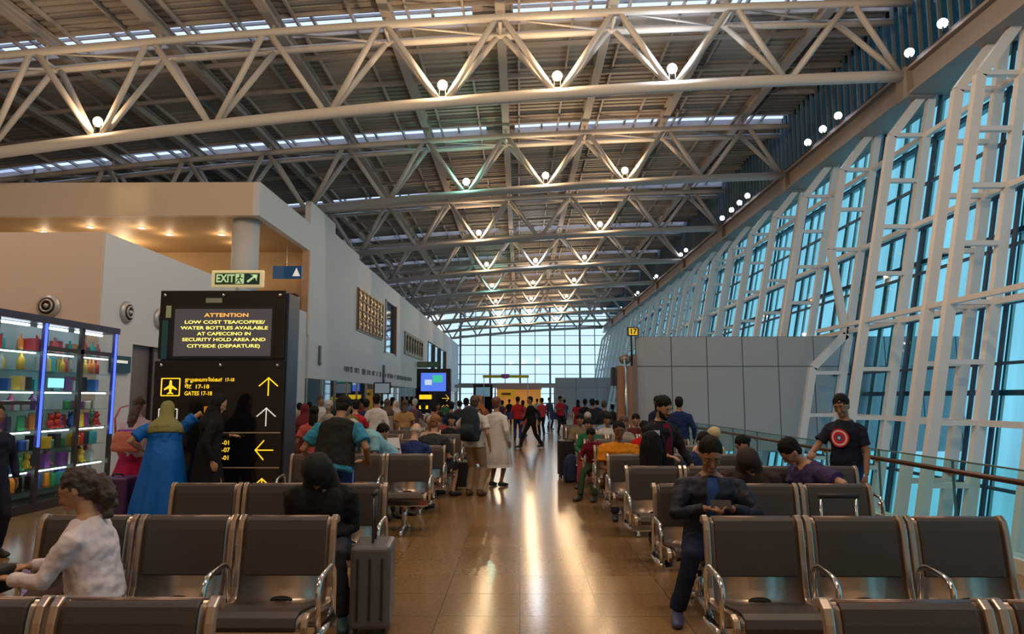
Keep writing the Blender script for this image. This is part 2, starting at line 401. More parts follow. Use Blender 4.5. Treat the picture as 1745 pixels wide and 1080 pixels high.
# ---------------------------------------------------------------- far glazed end
EG = glass('end_glass', (.72, .79, .82), .05)
b = MB(); b.box((-9, YE-.1, 0), (xo(8), YE-.07, 12.5)); struct(b.build('window_3', EG), 'bright glazed end wall of the hall')
b = MB(); MUL = mat('grey_mullion', (.22, .26, .30), .5)
for i, x in enumerate([-7.05+1.785*j for j in range(10)]):
    w_ = .11 if i % 2 == 0 else .04; b.box((x-w_, YE-.35, 0), (x+w_, YE-.1, 12.3))
for i in range(11):
    z = 1.15*i + .9; w_ = .07 if i % 2 == 0 else .03; b.box((-7.3, YE-.3, z-w_), (xo(z), YE-.12, z+w_))
struct(b.build('trim_11', MUL), 'grey mullions of the far glazed wall')

# ---------------------------------------------------------------- left side building
def wbox(name, a, c, m, lab=None): return struct(MB().box(a, c).build(name, m), lab)
wbox('wall_left_block_front', (XL, 12.1, 0), (-7.32, 12.3, 4.5), PINK, 'cream front wall of the left block')
b = MB(); b.box((-7.5, 12.12, 0), (-7.3, 13.2, 4.5)); b.box((-7.5, 13.2, 2.6), (-7.3, 14.9, 4.5)); b.box((-7.5, 14.9, 0), (-7.3, 24, 4.5)); b.box((XL, 12.3, 4.3), (-7.5, 24, 4.45))
struct(b.build('wall_left_block_side', WHITE), 'bluish white side wall of the left block')
wbox('door_1', (-7.46, 13.2, 0), (-7.4, 14.9, 2.6), mat('brown_door', (.16, .115, .11), .4), 'brown door panel in the side wall')
wbox('trim_12', (-7.5, 14.0, 0), (-7.33, 14.05, 2.6), BLACK)
b = MB(); b.box((XL, 19.25, 6.68), (-7.5, 19.45, 7.64)); struct(b.build('wall_upper_fascia', BEIGE), 'beige upper fascia band')
b = MB(); b.box((-7.5, 19.25, 6.68), (-7.3, 24.05, 7.64)); b.box((-7.5, 24.05, 3.7), (-7.3, 27.35, 8.45)); b.box((-7.5, 27.35, 3.7), (-7.3, 31.6, 8.05))
b.box((-7.5, 31.6, 3.7), (-7.3, 38.0, 7.84)); b.box((-7.5, 38.0, 6.9), (-7.3, 41.5, 7.84)); b.box((-7.5, 38.0, 3.7), (-7.3, 41.5, 4.1)); b.box((-7.5, 41.5, 3.7), (-7.3, 56, 7.84))
b.box((-7.5, 56, 6.1), (-7.3, 70, 7.84)); b.box((-7.5, 56, 3.7), (-7.3, 70, 3.9)); b.box((-7.5, 70, 3.7), (-7.3, YE, 7.84))
b.box((-7.52, 24.05, 2.25), (-7.22, YE, 3.75)); struct(b.build('wall_left', WHITE), 'long white left wall with stepped top')
b = MB()
for y in (38.0, 41.3, 56, 60.5, 65, 69.8): b.box((-7.6, y, 4.0), (-7.25, y+.22, 6.95 if y < 45 else 6.1))
struct(b.build('trim_13', mat('brown_mullion', (.28, .17, .12), .5)), 'brown window posts in the left wall')
b = MB(); b.box((-7.45, 38, 4.1), (-7.43, 41.5, 6.9)); b.box((-7.45, 56, 3.9), (-7.43, 70, 6.1)); struct(b.build('window_4', glass('wall_window_glass', (.7, .9, 1), .1, scatter=.2)))
b = MB(); b.box((-7.7, 24.05, 0), (-7.45, YE, 2.25)); struct(b.build('wall_storefront_back', mat('shop_dark', (.05, .12, .16), .5)))
b = MB(); b.box((-7.32, 24.05, 0), (-7.30, YE, 2.25)); struct(b.build('window_5', glass('storefront_glass', (.45, .75, .85), .35)), 'teal shopfront glass under the left wall')
b = MB(); y = 24.1
while y < 84: b.box((-7.34, y, 0), (-7.26, y+.06, 2.25)); y += 1.9
struct(b.build('trim_14', CHROME), 'shopfront posts')
SOF = mat('warm_soffit', (.50, .34, .18), .6)
wbox('ceiling_soffit', (XL, 19.45, 6.7), (-7.5, 24.5, 6.86), SOF, 'warm beige soffit over the upper terrace')
wbox('wall_terrace_back', (XL, 24.4, 4.3), (-7.5, 24.6, 6.7), SOF, 'tan back wall of the upper terrace')
wbox('trim_15', (-7.52, 23.95, 3.75), (-7.28, 24.1, 6.68), mat('orange_edge', (.55, .36, .24), .5))
b = MB().tube([(-7.95, 20.0, 4.3), (-7.95, 20.0, 6.7)], .38, 28); tag(b.build('column', WHITE, smooth=True), 'round white column under the beige fascia', 'column')
for i, (x, y) in enumerate(((-12.9, 20.6), (-11.0, 21.6), (-11.4, 20.7), (-9.35, 21.6), (-9.4, 22.9), (-14.7, 21.2), (-16.5, 20.6))):
    t = thing('downlight', 'small round recessed downlight in the warm soffit, %s from the column side' % ORD[[5, 3, 4, 0, 1, 6, 7][i]], 'lamp', (x, y, 6.7), 0, 'soffit downlights')
    MB().tube([(0, 0, 0), (0, 0, -.02)], .12, 14).build('trim_ring', WHITE, t)
    MB().tube([(0, 0, -.02), (0, 0, -.03)], .085, 14).build('lens', LAMP, t)
    light('downlight_beam', 'POINT', (x, y, 6.5), 7, WARM, .08)
light('terrace_light', 'POINT', (-13, 22.5, 6.2), 45, WARM, .2)
# ================================================================= railing
def railing():
    X = 4.6
    RG = glass('railing_glass', (.80, .94, .92), .07)
    ys = [3.0 + 1.55*i for i in range(11)] + [20.05, 21.3]
    for i, (a, c) in enumerate(zip(ys, ys[1:])):
        t = thing('glass_balustrade_panel', 'clear greenish glass balustrade panel along the void, %s panel from the viewer' % ORD[i], 'railing', (X, a, .13), 0, 'balustrade panels')
        MB().box((-.008, .01, .01), (.008, c-a-.01, .80)).build('pane', RG, t)
        MB().box((-.012, .0, .0), (.012, .012, .80)).build('edge_post', mat('rail_post', (.10, .15, .15), .4), t)
        for z in (.12, .66): MB().tube([(-.03, .03, z), (.03, .03, z)], .025, 10).build('clamp', CHROME, t, True)
        MB().box((-.012, 0, .80), (.012, c-a, .815)).build('top_rail', mat('green_cap', (.16, .26, .24), .35, .3), t)
    t = thing('handrail', 'dark reddish tubular handrail on the hall side of the glass balustrade', 'railing', (X, 3, .13))
    MB().tube([(-.10, 0, .71), (-.10, 18.3, .71)], .028, 12).build('tube', mat('handrail_metal', (.10, .055, .045), .35, .6), t, True)
    for y in ys[:-1]: MB().tube([(-.10, y-2.95, .70), (-.037, y-2.95, .66)], .01, 6).build('arm', CHROME, t, True)
railing()

# ================================================================= seats
def bench(n, label, group, loc):
    """metal airport bench; n seats from x=0 to n*.6, facing -Y, back top over y=0"""
    t = thing('airport_bench', label, 'bench', loc, 0, group)
    prof = [(-.53, .405), (-.545, .43), (-.535, .455), (-.50, .465), (-.40, .455), (-.25, .43), (-.13, .415), (-.085, .42), (-.062, .445), (-.045, .50), (-.005, .82), (.008, .865), (.03, .882), (.055, .875), (.062, .85)]
    def strip(m_, x0, x1, pts, th, mi=0, off=0.):
        P = [V((0, y, z)) for y, z in pts]; A = []; B = []
        for i, p in enumerate(P):
            d = (P[min(i+1, len(P)-1)] - P[max(i-1, 0)]).normalized(); nrm = V((0, -d.z, d.y))   # towards the sitter
            A.append(p + nrm*(off+th/2)); B.append(p + nrm*(off-th/2))
        k = len(P); vs = []
        for x in (x0, x1): vs += [(x, q.y, q.z) for q in A] + [(x, q.y, q.z) for q in B]
        f = []
        for i in range(k-1):
            f += [(i, i+1, 2*k+i+1, 2*k+i), (k+i+1, k+i, 3*k+i, 3*k+i+1), (i+1, i, k+i, k+i+1), (2*k+i, 2*k+i+1, 3*k+i+1, 3*k+i)]
        f += [(0, 2*k, 3*k, k), (k-1, 2*k-1, 4*k-1, 3*k-1)]
        m_.add(vs, f, mi)
    def sub(lo, hi, pr=prof):  # part of the profile by index with fractions
        out = []
        def at(u):
            i = min(int(u), len(pr)-2); q = u-i
            return (pr[i][0]*(1-q)+pr[i+1][0]*q, pr[i][1]*(1-q)+pr[i+1][1]*q)
        out.append(at(lo)); out += [pr[i] for i in range(int(lo)+1, int(math.ceil(hi)))]; out.append(at(hi)); return out
    for i in range(n):
        x0 = i*.6 + .025; x1 = x0 + .55
        m_ = MB(); strip(m_, x0+.02, x1-.02, prof, .012)
        seat = m_.build('seat_shell', CHAMP, t, True)
        m_ = MB(); strip(m_, x0+.042, x1-.042, sub(.6, 6.2), .022, 0, .016)
        m_.build('seat_pad', PAD, seat, bevel=.006)
        m_ = MB(); strip(m_, x0+.042, x1-.042, sub(9.2, 11.5), .02, 0, .015)
        m_.build('back_pad', PAD, seat, bevel=.006)
        m_ = MB(); strip(m_, x0+.042, x1-.042, sub(11.55, 14), .012, 0, .010)
        m_.build('top_roll', mat('brown_roll', (.20, .14, .125), .33, .5), seat, True)
        m_ = MB(); m_.tube([((x0+x1)/2 + math.cos(a)*.062, -.078+.008*math.sin(a), .436 + .016*math.sin(a)) for a in [2*math.pi*k/16 for k in range(16)]], .005, 6, closed=True)
        m_.ell(((x0+x1)/2, -.0785, .436), (.06, .006, .014))
        m_.build('grip_slot_shade', BLACK, seat, True)  # black pad paints the dark of an open slot; the shell is uncut
        for s, x in ((-1, x0), (1, x1)):
            m_ = MB(); strip(m_, x-.018, x+.018, prof, .034, 0, .006)
            m_.build('side_frame', CHAMP, t, bevel=.008)
    m_ = MB(); m_.box((.02, -.32, .30), (n*.6-.02, -.25, .37)); m_.build('beam', CHROME, t, bevel=.01)
    for i in range(n+1):
        x = i*.6 + (.0 if 0 < i < n else (-.012 if i == 0 else .012))
        pts = [(x, -.12, .36), (x, -.115, .56), (x, -.125, .615), (x, -.16, .648), (x, -.21, .655), (x, -.34, .645), (x, -.40, .63), (x, -.435, .59), (x, -.44, .54), (x, -.43, .36)]
        m_ = MB(); m_.tube(pts, .0165, 10); m_.box((x-.02, -.45, .34), (x+.02, -.10, .365))
        m_.build('armrest', CHROME, t, True)
    for x in (.6*.5, n*.6-.3):
        m_ = MB(); m_.box((x-.03, -.31, .05), (x+.03, -.26, .31)); m_.tube([(x, -.58, .03), (x, -.50, .055), (x, -.285, .085), (x, -.08, .055), (x, .0, .03)], [.02, .026, .03, .026, .02], 8)
        m_.tube([(x, -.57, 0), (x, -.57, .03)], .025, 10); m_.tube([(x, -.0, 0), (x, -.0, .03)], .025, 10)
        m_.build('leg', CHROME, t, True)
    return t
GRR, GRL = 'benches right of the aisle', 'benches left of the aisle'
RY = [2.55, 4.3, 5.9, 7.4, 8.95, 10.5, 12.1, 13.7, 15.3, 16.9, 18.5]
p3 = bench(3, 'dark three-seat metal bench right of the aisle, nearest row, cut by the frame', GRR, (1.04, RY[0], 0))
rl = ['', 'empty dark three-seat bench right of the aisle, second row from the viewer', 'dark bench right of the aisle with the man using a phone on it',
      '', 'dark bench right of the aisle behind the bearded man standing']
for i, y in enumerate(RY[1:], 1):
    lab = rl[i] if i < len(rl) else 'brown seat bench right of the aisle, %s row from the viewer' % ORD[i]
    if i == 3: bench(4, 'dark four-seat bench right of the aisle beside the standing bearded man', GRR, (1.08, y, 0)); continue
    o = copy_tree(p3); o.location = (1.08, y, 0); o['label'] = lab
LYS = [2.55, 4.3, 5.9, 8.95, 10.5, 12.1, 13.7, 15.3, 16.9]
ll = ['dark three-seat bench left of the aisle, nearest row, cut by the frame', 'dark three-seat bench with the white-shirted woman seated at its far end', 'dark three-seat bench with the hooded person seated on it',
      'brown three-seat bench left of the aisle behind the man in the black vest']
for i, y in enumerate(LYS):
    o = copy_tree(p3); o.location = (-2.88 + (.03 if i == 0 else 0), y, 0); o['group'] = GRL
    o['label'] = ll[i] if i < len(ll) else 'brown seat bench left of the aisle, %s row from the viewer' % ORD[i]

# ================================================================= information pillar
SCREEN = mat('screen_grey', (.02, .02, .022), .25, emit=(.30, .26, .27), es=.14)
def arrow(parent, c, ang, s, m, name='arrow'):
    b = MB(); M = Matrix.Rotation(ang, 3, 'Y'); c = V(c)
    def seg(a, d): b.bar(c + M @ V((a[0]*s, 0, a[1]*s)), c + M @ V((d[0]*s, 0, d[1]*s)), .016*s/.14, .004, up=(0, 1, 0))
    seg((0, -.9), (0, .75)); seg((.03, .9), (-.95, .05)); seg((-.03, .9), (.95, .05))
    for v in range(len(b.v)): pass
    return b.build(name, m, parent)
def plate(parent, name, x0, x1, z0, z1, y, m, th=.012): return MB().box((x0, y-th, z0), (x1, y, z1)).build(name, m, parent)
SIDE = mat('pillar_side', (.045, .06, .09), .35, .4)
t = thing('information_pillar', 'tall black pillar with an ATTENTION screen and yellow gate arrows', 'sign', (-4.03, 9.5, 0))
def px(x): return (x-885)/126.3 + 4.03
def pz(y): return 1.6 + (677-y)/126.3
MB().box((-.86, .03, 0), (.88, .5, 3.02)).build('body', SIDE, t, bevel=.01)
MB().box((-.87, -.02, 2.12), (.84, .03, 3.05)).build('upper_panel', DARK, t, bevel=.006)
MB().box((-.90, -.02, .05), (.86, .03, 2.09)).build('lower_panel', DARK, t, bevel=.006)
for x in (-.80, .0, .77):
    for z in (2.985, 2.03): MB().tube([(x, -.02, z), (x, -.04, z)], .018, 12).build('stud', CHROME, t, True)
b = MB(); b.box((px(289), -.035, pz(612)), (px(466), -.02, pz(521))); b.build('screen_bezel', BLACK, t, bevel=.005)
scn = plate(t, 'screen', px(294), px(461), pz(607), pz(526), -.036, SCREEN, .004)
YT = mat('screen_yellow', (.8, .75, .2), .5, emit=(1, .85, .18), es=.85); OT = mat('screen_orange', (.9, .4, .1), .5, emit=(1, .42, .08), es=.9)
for s, y, wd, m_ in (('ATTENTION', 537, 76, OT), ('LOW COST TEA/COFFEE/', 549, 138, YT), ('WATER BOTTLES AVAILABLE', 559, 150, YT), ('AT CAFECCINO IN', 569, 92, YT), ('SECURITY HOLD AREA AND', 579, 143, YT), ('CITYSIDE (DEPARTURE)', 590, 125, YT)):
    o = text('screen_text', s, .062 if m_ is YT else .07, m_, (px(380 if m_ is YT else 383), -.041, pz(y)), FACE, scn, .001, bold=.0012)
    o.scale.x = wd/126.3/max(.01, o.dimensions.x) if o.dimensions.x else 1
plate(t, 'maker_badge', px(345), px(373), pz(515), pz(507), -.021, mat('badge', (.35, .4, .33), .5), .004)
plate(t, 'green_sticker', px(277), px(286), pz(541), pz(520), -.021, mat('green_sticker', (.45, .6, .35), .5), .002)
plate(t, 'side_strip', px(272), px(282), pz(612), pz(545), -.021, mat('teal_strip', (.02, .12, .15), .3), .002)
# airplane pictogram
def picto(cx, cz, m_, h=.115):
    f = MB()
    for a, c in (((-h, -h), (h, -h)), ((h, -h), (h, h)), ((h, h), (-h, h)), ((-h, h), (-h, -h))): f.bar((cx+a[0]*1.07, -.026, cz+a[1]), (cx+c[0]*1.07, -.026, cz+c[1]), .014, .006, up=(0, 1, 0))
    f.build('pictogram_frame', m_, t)
picto(px(292), pz(659.5), YEL)
pl = [(0, .10), (.014, .085), (.018, .03), (.085, -.02), (.085, -.038), (.018, -.012), (.012, -.062), (.04, -.082), (.04, -.094), (0, -.084)]
pl = pl + [(-x, z) for x, z in reversed(pl[1:-1])]
MB().prism([(px(292)+x, -.022, pz(660)+z) for x, z in pl], (0, -.008, 0)).build('airplane_pictogram', YEL, t)
picto(px(290), pz(711), WHT)
b = MB()
for dx in (-.05, .05):
    b.tube([(px(290)+dx, -.024, pz(706)), (px(290)+dx, -.030, pz(706))], .02, 12); b.prism([(px(290)+dx-.04, -.024, pz(719)), (px(290)+dx, -.024, pz(709)), (px(290)+dx+.04, -.024, pz(719))], (0, -.006, 0))
b.build('people_pictogram', WHT, t)
for s, y, x0 in (('நுழைவாயில்கள்  17-18', 647.5, 316), ('गेट  17-18', 659, 316), ('GATES 17-18', 670.5, 316)):
    o = text('gate_text', s, .064 if y < 655 else .075, YEL, (px(x0), -.024, pz(y)), FACE, t, .001, 'LEFT', bold=.001)
    wd = {647.5: 84, 659: 42, 670.5: 47}[y]; o.scale.x = wd/126.3/max(.01, o.dimensions.x)
for s, y in (('1-01', 753), ('02-07', 765), ('10-01', 778)): text('gate_range_text', s, .082, YEL, (px(398), -.024, pz(y)), FACE, t, .001, 'RIGHT', bold=.001)
arrow(t, (px(459), -.026, pz(659)), 0, .135, YEL); arrow(t, (px(457), -.026, pz(710)), 0, .135, WHT, 'white_arrow')
arrow(t, (px(456), -.026, pz(765)), -R(90), .135, YEL); arrow(t, (px(454), -.026, pz(827)), 0, .135, YEL)
for y in (736, 794): plate(t, 'divider_line', px(368), px(482), pz(y+1), pz(y-1), -.021, mat('line', (.5, .42, .28), .5), .003)
MB().prism([(px(351), -.024, pz(692)), (px(369), -.024, pz(692)), (px(368), -.024, pz(706)), (px(360), -.024, pz(724)), (px(352), -.024, pz(706))], (0, -.006, 0)).build('orange_emblem', mat('orange_emblem', (.75, .3, .02), .4, emit=(.8, .3, .02), es=.2), t)
MB().tube([(px(378), -.022, pz(812)), (px(378), -.03, pz(812))], .03, 12).build('small_white_mark', WHT, t)
# exit sign
t = thing('exit_sign', 'green and cream EXIT sign with arrow mounted on top of the black pillar', 'sign', (-3.965, 9.75, 3.02))
MB().box((-.02, -.01, 0), (.02, .01, .12)).build('post', CHROME, t)
MB().box((-.37, -.02, .11), (.38, .02, .36)).build('panel', mat('exit_cream', (.80, .72, .42), .5, emit=(.9, .75, .4), es=.22), t, bevel=.02)
MB().box((-.31, -.026, .155), (.32, -.02, .315)).build('green_field', mat('exit_green', (.02, .12, .03), .5), t)
EC = mat('exit_letter', (.6, .8, .45), .5, emit=(.6, .9, .5), es=.3)
o = text('exit_text', 'EXIT', .155, EC, (-.165, -.028, .235), FACE, t, .001, bold=.004); o.scale.x = .82
b = MB(); b.box((-.02, -.0285, .165), (.10, -.026, .305)); b.build('figure_field', EC, t)
b = MB(); b.tube([(.045, -.0295, .285), (.045, -.0315, .285)], .014, 10)
for a, c in (((.045, .27), (.03, .225)), ((.03, .225), (.065, .17)), ((.03, .225), (-.01, .175)), ((.045, .26), (.085, .24)), ((.045, .26), (.0, .235))): b.bar((a[0], -.031, a[1]), (c[0], -.031, c[1]), .014, .003, up=(0, 1, 0))
b.build('running_figure', mat('exit_green', None), t)
b = MB(); b.box((.105, -.0285, .165), (.31, -.026, .305)); b.build('arrow_field', mat('exit_teal', (.01, .07, .09), .5), t)
b = MB(); b.bar((.15, -.031, .19), (.26, -.031, .275), .03, .003, up=(0, 1, 0)); b.prism([(.19, -.0295, .295), (.29, -.0295, .295), (.28, -.0295, .20), (.25, -.0295, .265)], (0, -.003, 0)); b.build('exit_arrow', EC, t)

def far_pillar(x, y, lab, h, wd):
    t = thing('information_pillar', lab, 'sign', (x, y, 0))
    MB().box((-wd/2, 0, 0), (wd/2, .5, h)).build('body', SIDE, t)
    MB().box((-wd/2, -.03, .05), (wd/2, 0, h)).build('panel', DARK, t)
    return t
t = far_pillar(-4.85, 40, 'black sign pillar with a bright blue picture screen rising above the crowd', 3.22, 1.93)
SB = mat('screen_blue', (.05, .1, .4), .3, emit=(.08, .18, .75), es=.8, var=.5, vscale=2)
plate(t, 'screen', -.72, .70, 1.95, 2.98, -.05, SB)
plate(t, 'screen_picture', -.05, .5, 2.45, 2.85, -.055, mat('picture_green', (.05, .5, .3), .3, emit=(.05, .6, .35), es=.6))
plate(t, 'screen_picture', -.5, -.1, 2.3, 2.6, -.055, mat('picture_white', (.6, .7, .8), .3, emit=(.6, .75, .9), es=.6))
plate(t, 'yellow_lettering', -.8, -.1, 1.5, 1.75, -.04, YEL); arrow(t, (.68, -.05, 1.55), R(90), .22, YEL); arrow(t, (.68, -.05, 1.05), 0, .22, YEL); plate(t, 'yellow_lettering', -.8, -.3, .95, 1.15, -.04, YEL)
t = far_pillar(-3.6, 70, 'small distant black screen pillar left of the yellow stall', 2.9, 1.9)
plate(t, 'screen', -.7, .7, 1.7, 2.6, -.05, mat('screen_dim', (.05, .1, .15), .3, emit=(.15, .3, .4), es=.4))
t = thing('screen_monitor', 'black television monitor above the crowd by the teal shopfront', 'screen', (-6.4, 33, 0))
MB().box((-.03, 0, 0), (.03, .06, 2.0)).build('pole', BLACK, t); MB().box((-.4, -.05, 1.75), (.4, .0, 2.3)).build('monitor', BLACK, t); plate(t, 'picture', -.34, .34, 1.8, 2.25, -.05, mat('picture_grey', (.1, .12, .14), .3, emit=(.3, .35, .4), es=.3))
t = thing('hanging_exit_sign', 'small dark green exit sign below the far brown framed windows', 'sign', (-6.9, 50, 0))
MB().box((-.35, 0, 3.72), (1.15, .08, 4.12)).build('panel', mat('dull_green', (.10, .16, .08), .5), t); plate(t, 'left_field', -.3, .35, 3.78, 4.06, -.0, mat('dull_green2', (.22, .28, .12), .5)); plate(t, 'right_field', .45, 1.1, 3.78, 4.06, -.0, mat('dull_teal', (.12, .25, .2), .5)); MB().box((-.42, .02, 3.7), (-.3, .06, 4.1)).build('bracket', CHROME, t)

# ================================================================= gate partitions and gate 17
PANELM = mat('grey_partition', (.40, .43, .47), .45)
def partition(x0, x1, y, h, lab, pw):
    t = thing('partition_wall', lab, 'partition', (x0, y, 0))
    MB().box((0, .03, 0), (x1-x0, .10, h)).build('core', mat('joint_dark', (.10, .12, .15), .6), t)
    x = 0
    while x < x1-x0-.01:
        e = min(x+pw, x1-x0)
        for a, c in ((0, h*.735), (h*.735, h)): MB().box((x+.014, 0, a+.012), (e-.014, .03, c-.012)).build('panel', PANELM, t)
        x = e
    return t
partition(3.55, 13.4, 21.5, 3.45, 'tall light grey panelled partition across the void beside gate 17', 1.08)
partition(3.3, 11., 65, 3.4, 'distant grey partition below the far glazed end', 1.9)
WOOD = mat('brown_laminate', (.36, .19, .11), .45, var=.2, stretch=(1, 1, .1))
t = thing('gate_counter_pillar', 'brown laminate gate pillar with a chrome pipe at the partition edge', 'pillar', (3.25, 21.3, 0))
MB().box((-.30, 0, 0), (.14, .35, 2.55)).build('body', WOOD, t); MB().tube([(-.06, -.06, 0), (-.06, -.06, 2.75)], .045, 12).build('pipe', CHROME, t, True)
MB().box((.14, 0, 0), (.30, .3, 2.9)).build('grey_edge', mat('brown_grey', (.22, .17, .16), .5), t)
MB().ell((-.05, .1, 2.75), (.18, .12, .16)).build('camera_head', mat('dull_steel', (.3, .26, .22), .4, .5), t, True)
t = thing('wall_monitor', 'dark monitor fixed to the brown gate pillar below sign 17', 'screen', (2.86, 21.25, 0))
MB().box((-.05, 0, 1.95), (.04, .5, 2.5)).build('case', BLACK, t); MB().box((.04, .2, 2.2), (.12, .3, 2.3)).build('arm', CHROME, t)
t = thing('gate_number_sign', 'yellow and black sign reading 17 above the partition edge', 'sign', (3.45, 21.3, 3.45))
MB().box((-.08, 0, -.9), (-.03, .05, .05)).build('post', BLACK, t)
MB().box((-.17, 0, 0), (.17, .08, .27)).build('box', BLACK, t); plate(t, 'yellow_face', -.13, .13, .03, .24, 0, mat('yellow_sign', (.75, .5, .02), .5, emit=(.9, .6, .03), es=.35), .006)
text('number', '17', .22, BLACK, (.0, -.008, .135), FACE, t, .001, bold=.006)

# ================================================================= far end stalls
YS = mat('stall_yellow', (.85, .45, .03), .5, emit=(.9, .45, .03), es=.18)
t = thing('food_stall', 'yellow food stall with pinkish header at the far end of the aisle', 'stall', (-.15, 62, 0))
MB().box((-1.75, 0, 0), (2.0, 2.5, 1.05)).build('counter', YS, t); MB().box((-1.75, 2.4, 0), (2.0, 2.5, 2.7)).build('back_panel', mat('stall_orange', (.75, .38, .08), .5, emit=(.8, .4, .1), es=.2), t)
MB().box((-1.85, -.05, 2.3), (2.1, 2.6, 2.85)).build('header', mat('stall_header', (.60, .42, .40), .5), t); MB().box((-1.8, -.08, 1.55), (-.2, -.02, 2.3)).build('yellow_board', YS, t)
for x in (-1.72, 1.97): MB().box((x-.06, -.02, 0), (x+.06, .1, 2.3)).build('post', YS, t)
MB().box((-1.4, -.12, 1.8), (-.6, -.08, 2.0)).build('menu_strip', mat('brown_strip', (.3, .12, .03), .5), t)
t = thing('pennant_banner', 'yellow and purple banner strip hanging before the far glass wall', 'sign', (-1.1, 60, 3.25))
MB().box((-2.0, 0, 0), (-.5, .08, .24)).build('yellow_strip', mat('banner_yellow', (.75, .7, .05), .5), t); MB().box((.3, 0, 0), (1.9, .08, .24)).build('yellow_strip', mat('banner_yellow', None), t)
MB().ell((-.1, .04, .14), (.45, .05, .2)).build('purple_emblem', mat('banner_purple', (.5, .15, .45), .5), t, True)
for x in (-1.9, 1.8): MB().tube([(x, .04, -3.25), (x, .04, .2)], .03, 8).build('post', CHROME, t)
t = thing('end_screen_wall', 'white low canopy with dark screens left of the yellow stall', 'stall', (-5.6, 74, 0))
MB().box((-1.2, 0, 2.6), (9.5, .4, 2.95)).build('canopy', mat('canopy_grey', (.45, .5, .5), .5), t)
for x in (-1.0, 3, 9.2): MB().box((x, .1, 0), (x+.15, .25, 2.6)).build('post', CHROME, t)
# blue queue belts
BEL = mat('blue_belt', (.01, .03, .22), .5)
px_ = [-1.0, .2, 1.35, 2.5, 3.3]
for i, (a, c) in enumerate(zip(px_, px_[1:])):
    t = thing('queue_barrier', 'blue belt queue barrier across the far aisle, %s from the left' % ORD[i].replace('nearest', 'first'), 'barrier', (a, 32, 0), 0, 'queue barriers')
    MB().tube([(0, 0, 0), (0, 0, .02)], .16, 16).build('base', CHROME, t, True); MB().tube([(0, 0, .02), (0, 0, .96)], .032, 10).build('post', CHROME, t, True)
    MB().box((0, -.01, .62), (c-a-.36, .01, .93)).build('belt', BEL, t)

# ================================================================= lit retail display on the left
NEON = mat('blue_neon', (.02, .03, .5), .4, emit=(.05, .10, 1.0), es=1.9)
DFR = mat('display_frame', (.035, .025, .025), .45)
t = thing('glass_display_cabinet', 'tall glass display cabinet lit by blue light strips, full of small goods', 'cabinet', (-6.82, 7.9, 0))
YL = [0, 1.2, 2.16, 3.02, 3.93]; D = .55
MB().box((-D, 0, 0), (0, 3.95, .12)).build('plinth', DFR, t); MB().box((-D-.02, -.02, 2.66), (.03, 3.97, 2.76)).build('header', mat('header_dark', (.03, .03, .07), .4), t)
MB().box((-D, 0, .12), (-D+.02, 3.95, 2.66)).build('back_panel', mat('cabinet_white', (.55, .60, .60), .5), t)
for i, y in enumerate(YL):
    p = MB().box((-.05, y-.04, .12), (.0, y+.04, 2.66)).build('upright', DFR, t)
    if i in (0, 1, 2, 4): MB().tube([(.012, y-.03, .9 if i < 4 else 1.0), (.012, y-.03, 2.66)], .018, 8).build('neon_tube', NEON, p, True)
MB().box((-.04, 2.16, 2.27), (.0, 3.93, 2.34)).build('crossbar', DFR, t); MB().box((-.04, 0, 1.50), (.0, 2.16, 1.55)).build('crossbar', DFR, t)
SHZ = [.30, .58, .86, 1.14, 1.42, 1.70, 1.98, 2.26]
SG = glass('shelf_glass', (.8, .92, .88), .2)
for z in SHZ: MB().box((-D+.03, .02, z-.012), (-.07, 3.9, z)).build('shelf', SG, t)
MB().box((-.012, .03, .14), (-.006, 3.9, 2.64)).build('glass_door', glass('cabinet_glass', (.94, .98, .97), .05), t)
CT = mat('cabinet_tube', (1, 1, 1), .5, emit=(.85, .93, 1), es=6)
for i in range(4):
    MB().tube([(-.20, YL[i]+.1, 2.63), (-.20, YL[i+1]-.1, 2.63)], .018, 8).build('tube_lamp', CT, t, True)
    y = (YL[i]+YL[i+1])/2
    for z in (2.25, 1.69, 1.13, .57): MB().tube([(-.09, YL[i]+.08, z-.022), (-.09, YL[i+1]-.08, z-.022)], .009, 6).build('added_shelf_glow', mat('added_glow', (1, 1, 1), .5, emit=(.85, .95, 1), es=8), t, True)  # unseen glowing tubes added under the shelves to brighten the goods
# goods on the shelves
gm = MB(); gm.box((-.05, -.035, 0), (.05, .035, .16)); box0 = gm
PAL = {'red': (.5, .03, .03), 'yellow': (.7, .45, .04), 'blue': (.03, .1, .45), 'green': (.05, .28, .1), 'pink': (.6, .15, .3), 'white': (.65, .65, .62), 'orange': (.7, .22, .03), 'purple': (.2, .06, .3), 'teal': (.03, .3, .33), 'brown': (.2, .1, .05), 'black': (.02, .02, .02), 'silver': (.4, .42, .45)}
def shape(k):
    b = MB()
    if k == 'carton': b.box((-.05, -.045, 0), (.05, .045, .15)); b.box((-.051, -.03, .04), (.051, .03, .11))
    elif k == 'bottle': b.tube([(0,0,0), (0,0,.12), (0,0,.15), (0,0,.16), (0,0,.20)], [.038, .038, .02, .014, .015], 12)
    elif k == 'pouch': b.prism([(-.015, -.05, 0), (.02, -.05, 0), (.012, -.05, .15), (-.0, -.05, .16)], (0, .10, 0)); b.box((-.004, -.05, .15), (.008, .05, .175))
    elif k == 'tin': b.tube([(0,0,0), (0,0,.005), (0,0,.09), (0,0,.095), (0,0,.11)], [.045, .048, .048, .050, .046], 14)
    elif k == 'stuffed_toy':
        b.ell((0, 0, .06), (.045, .05, .06)); b.ell((.01, 0, .14), (.038, .04, .036)); b.ell((0, .03, .18), (.012, .014, .014)); b.ell((0, -.03, .18), (.012, .014, .014)); b.ell((.03, .035, .02), (.03, .018, .018)); b.ell((.03, -.035, .02), (.03, .018, .018))
    return b
base = {}
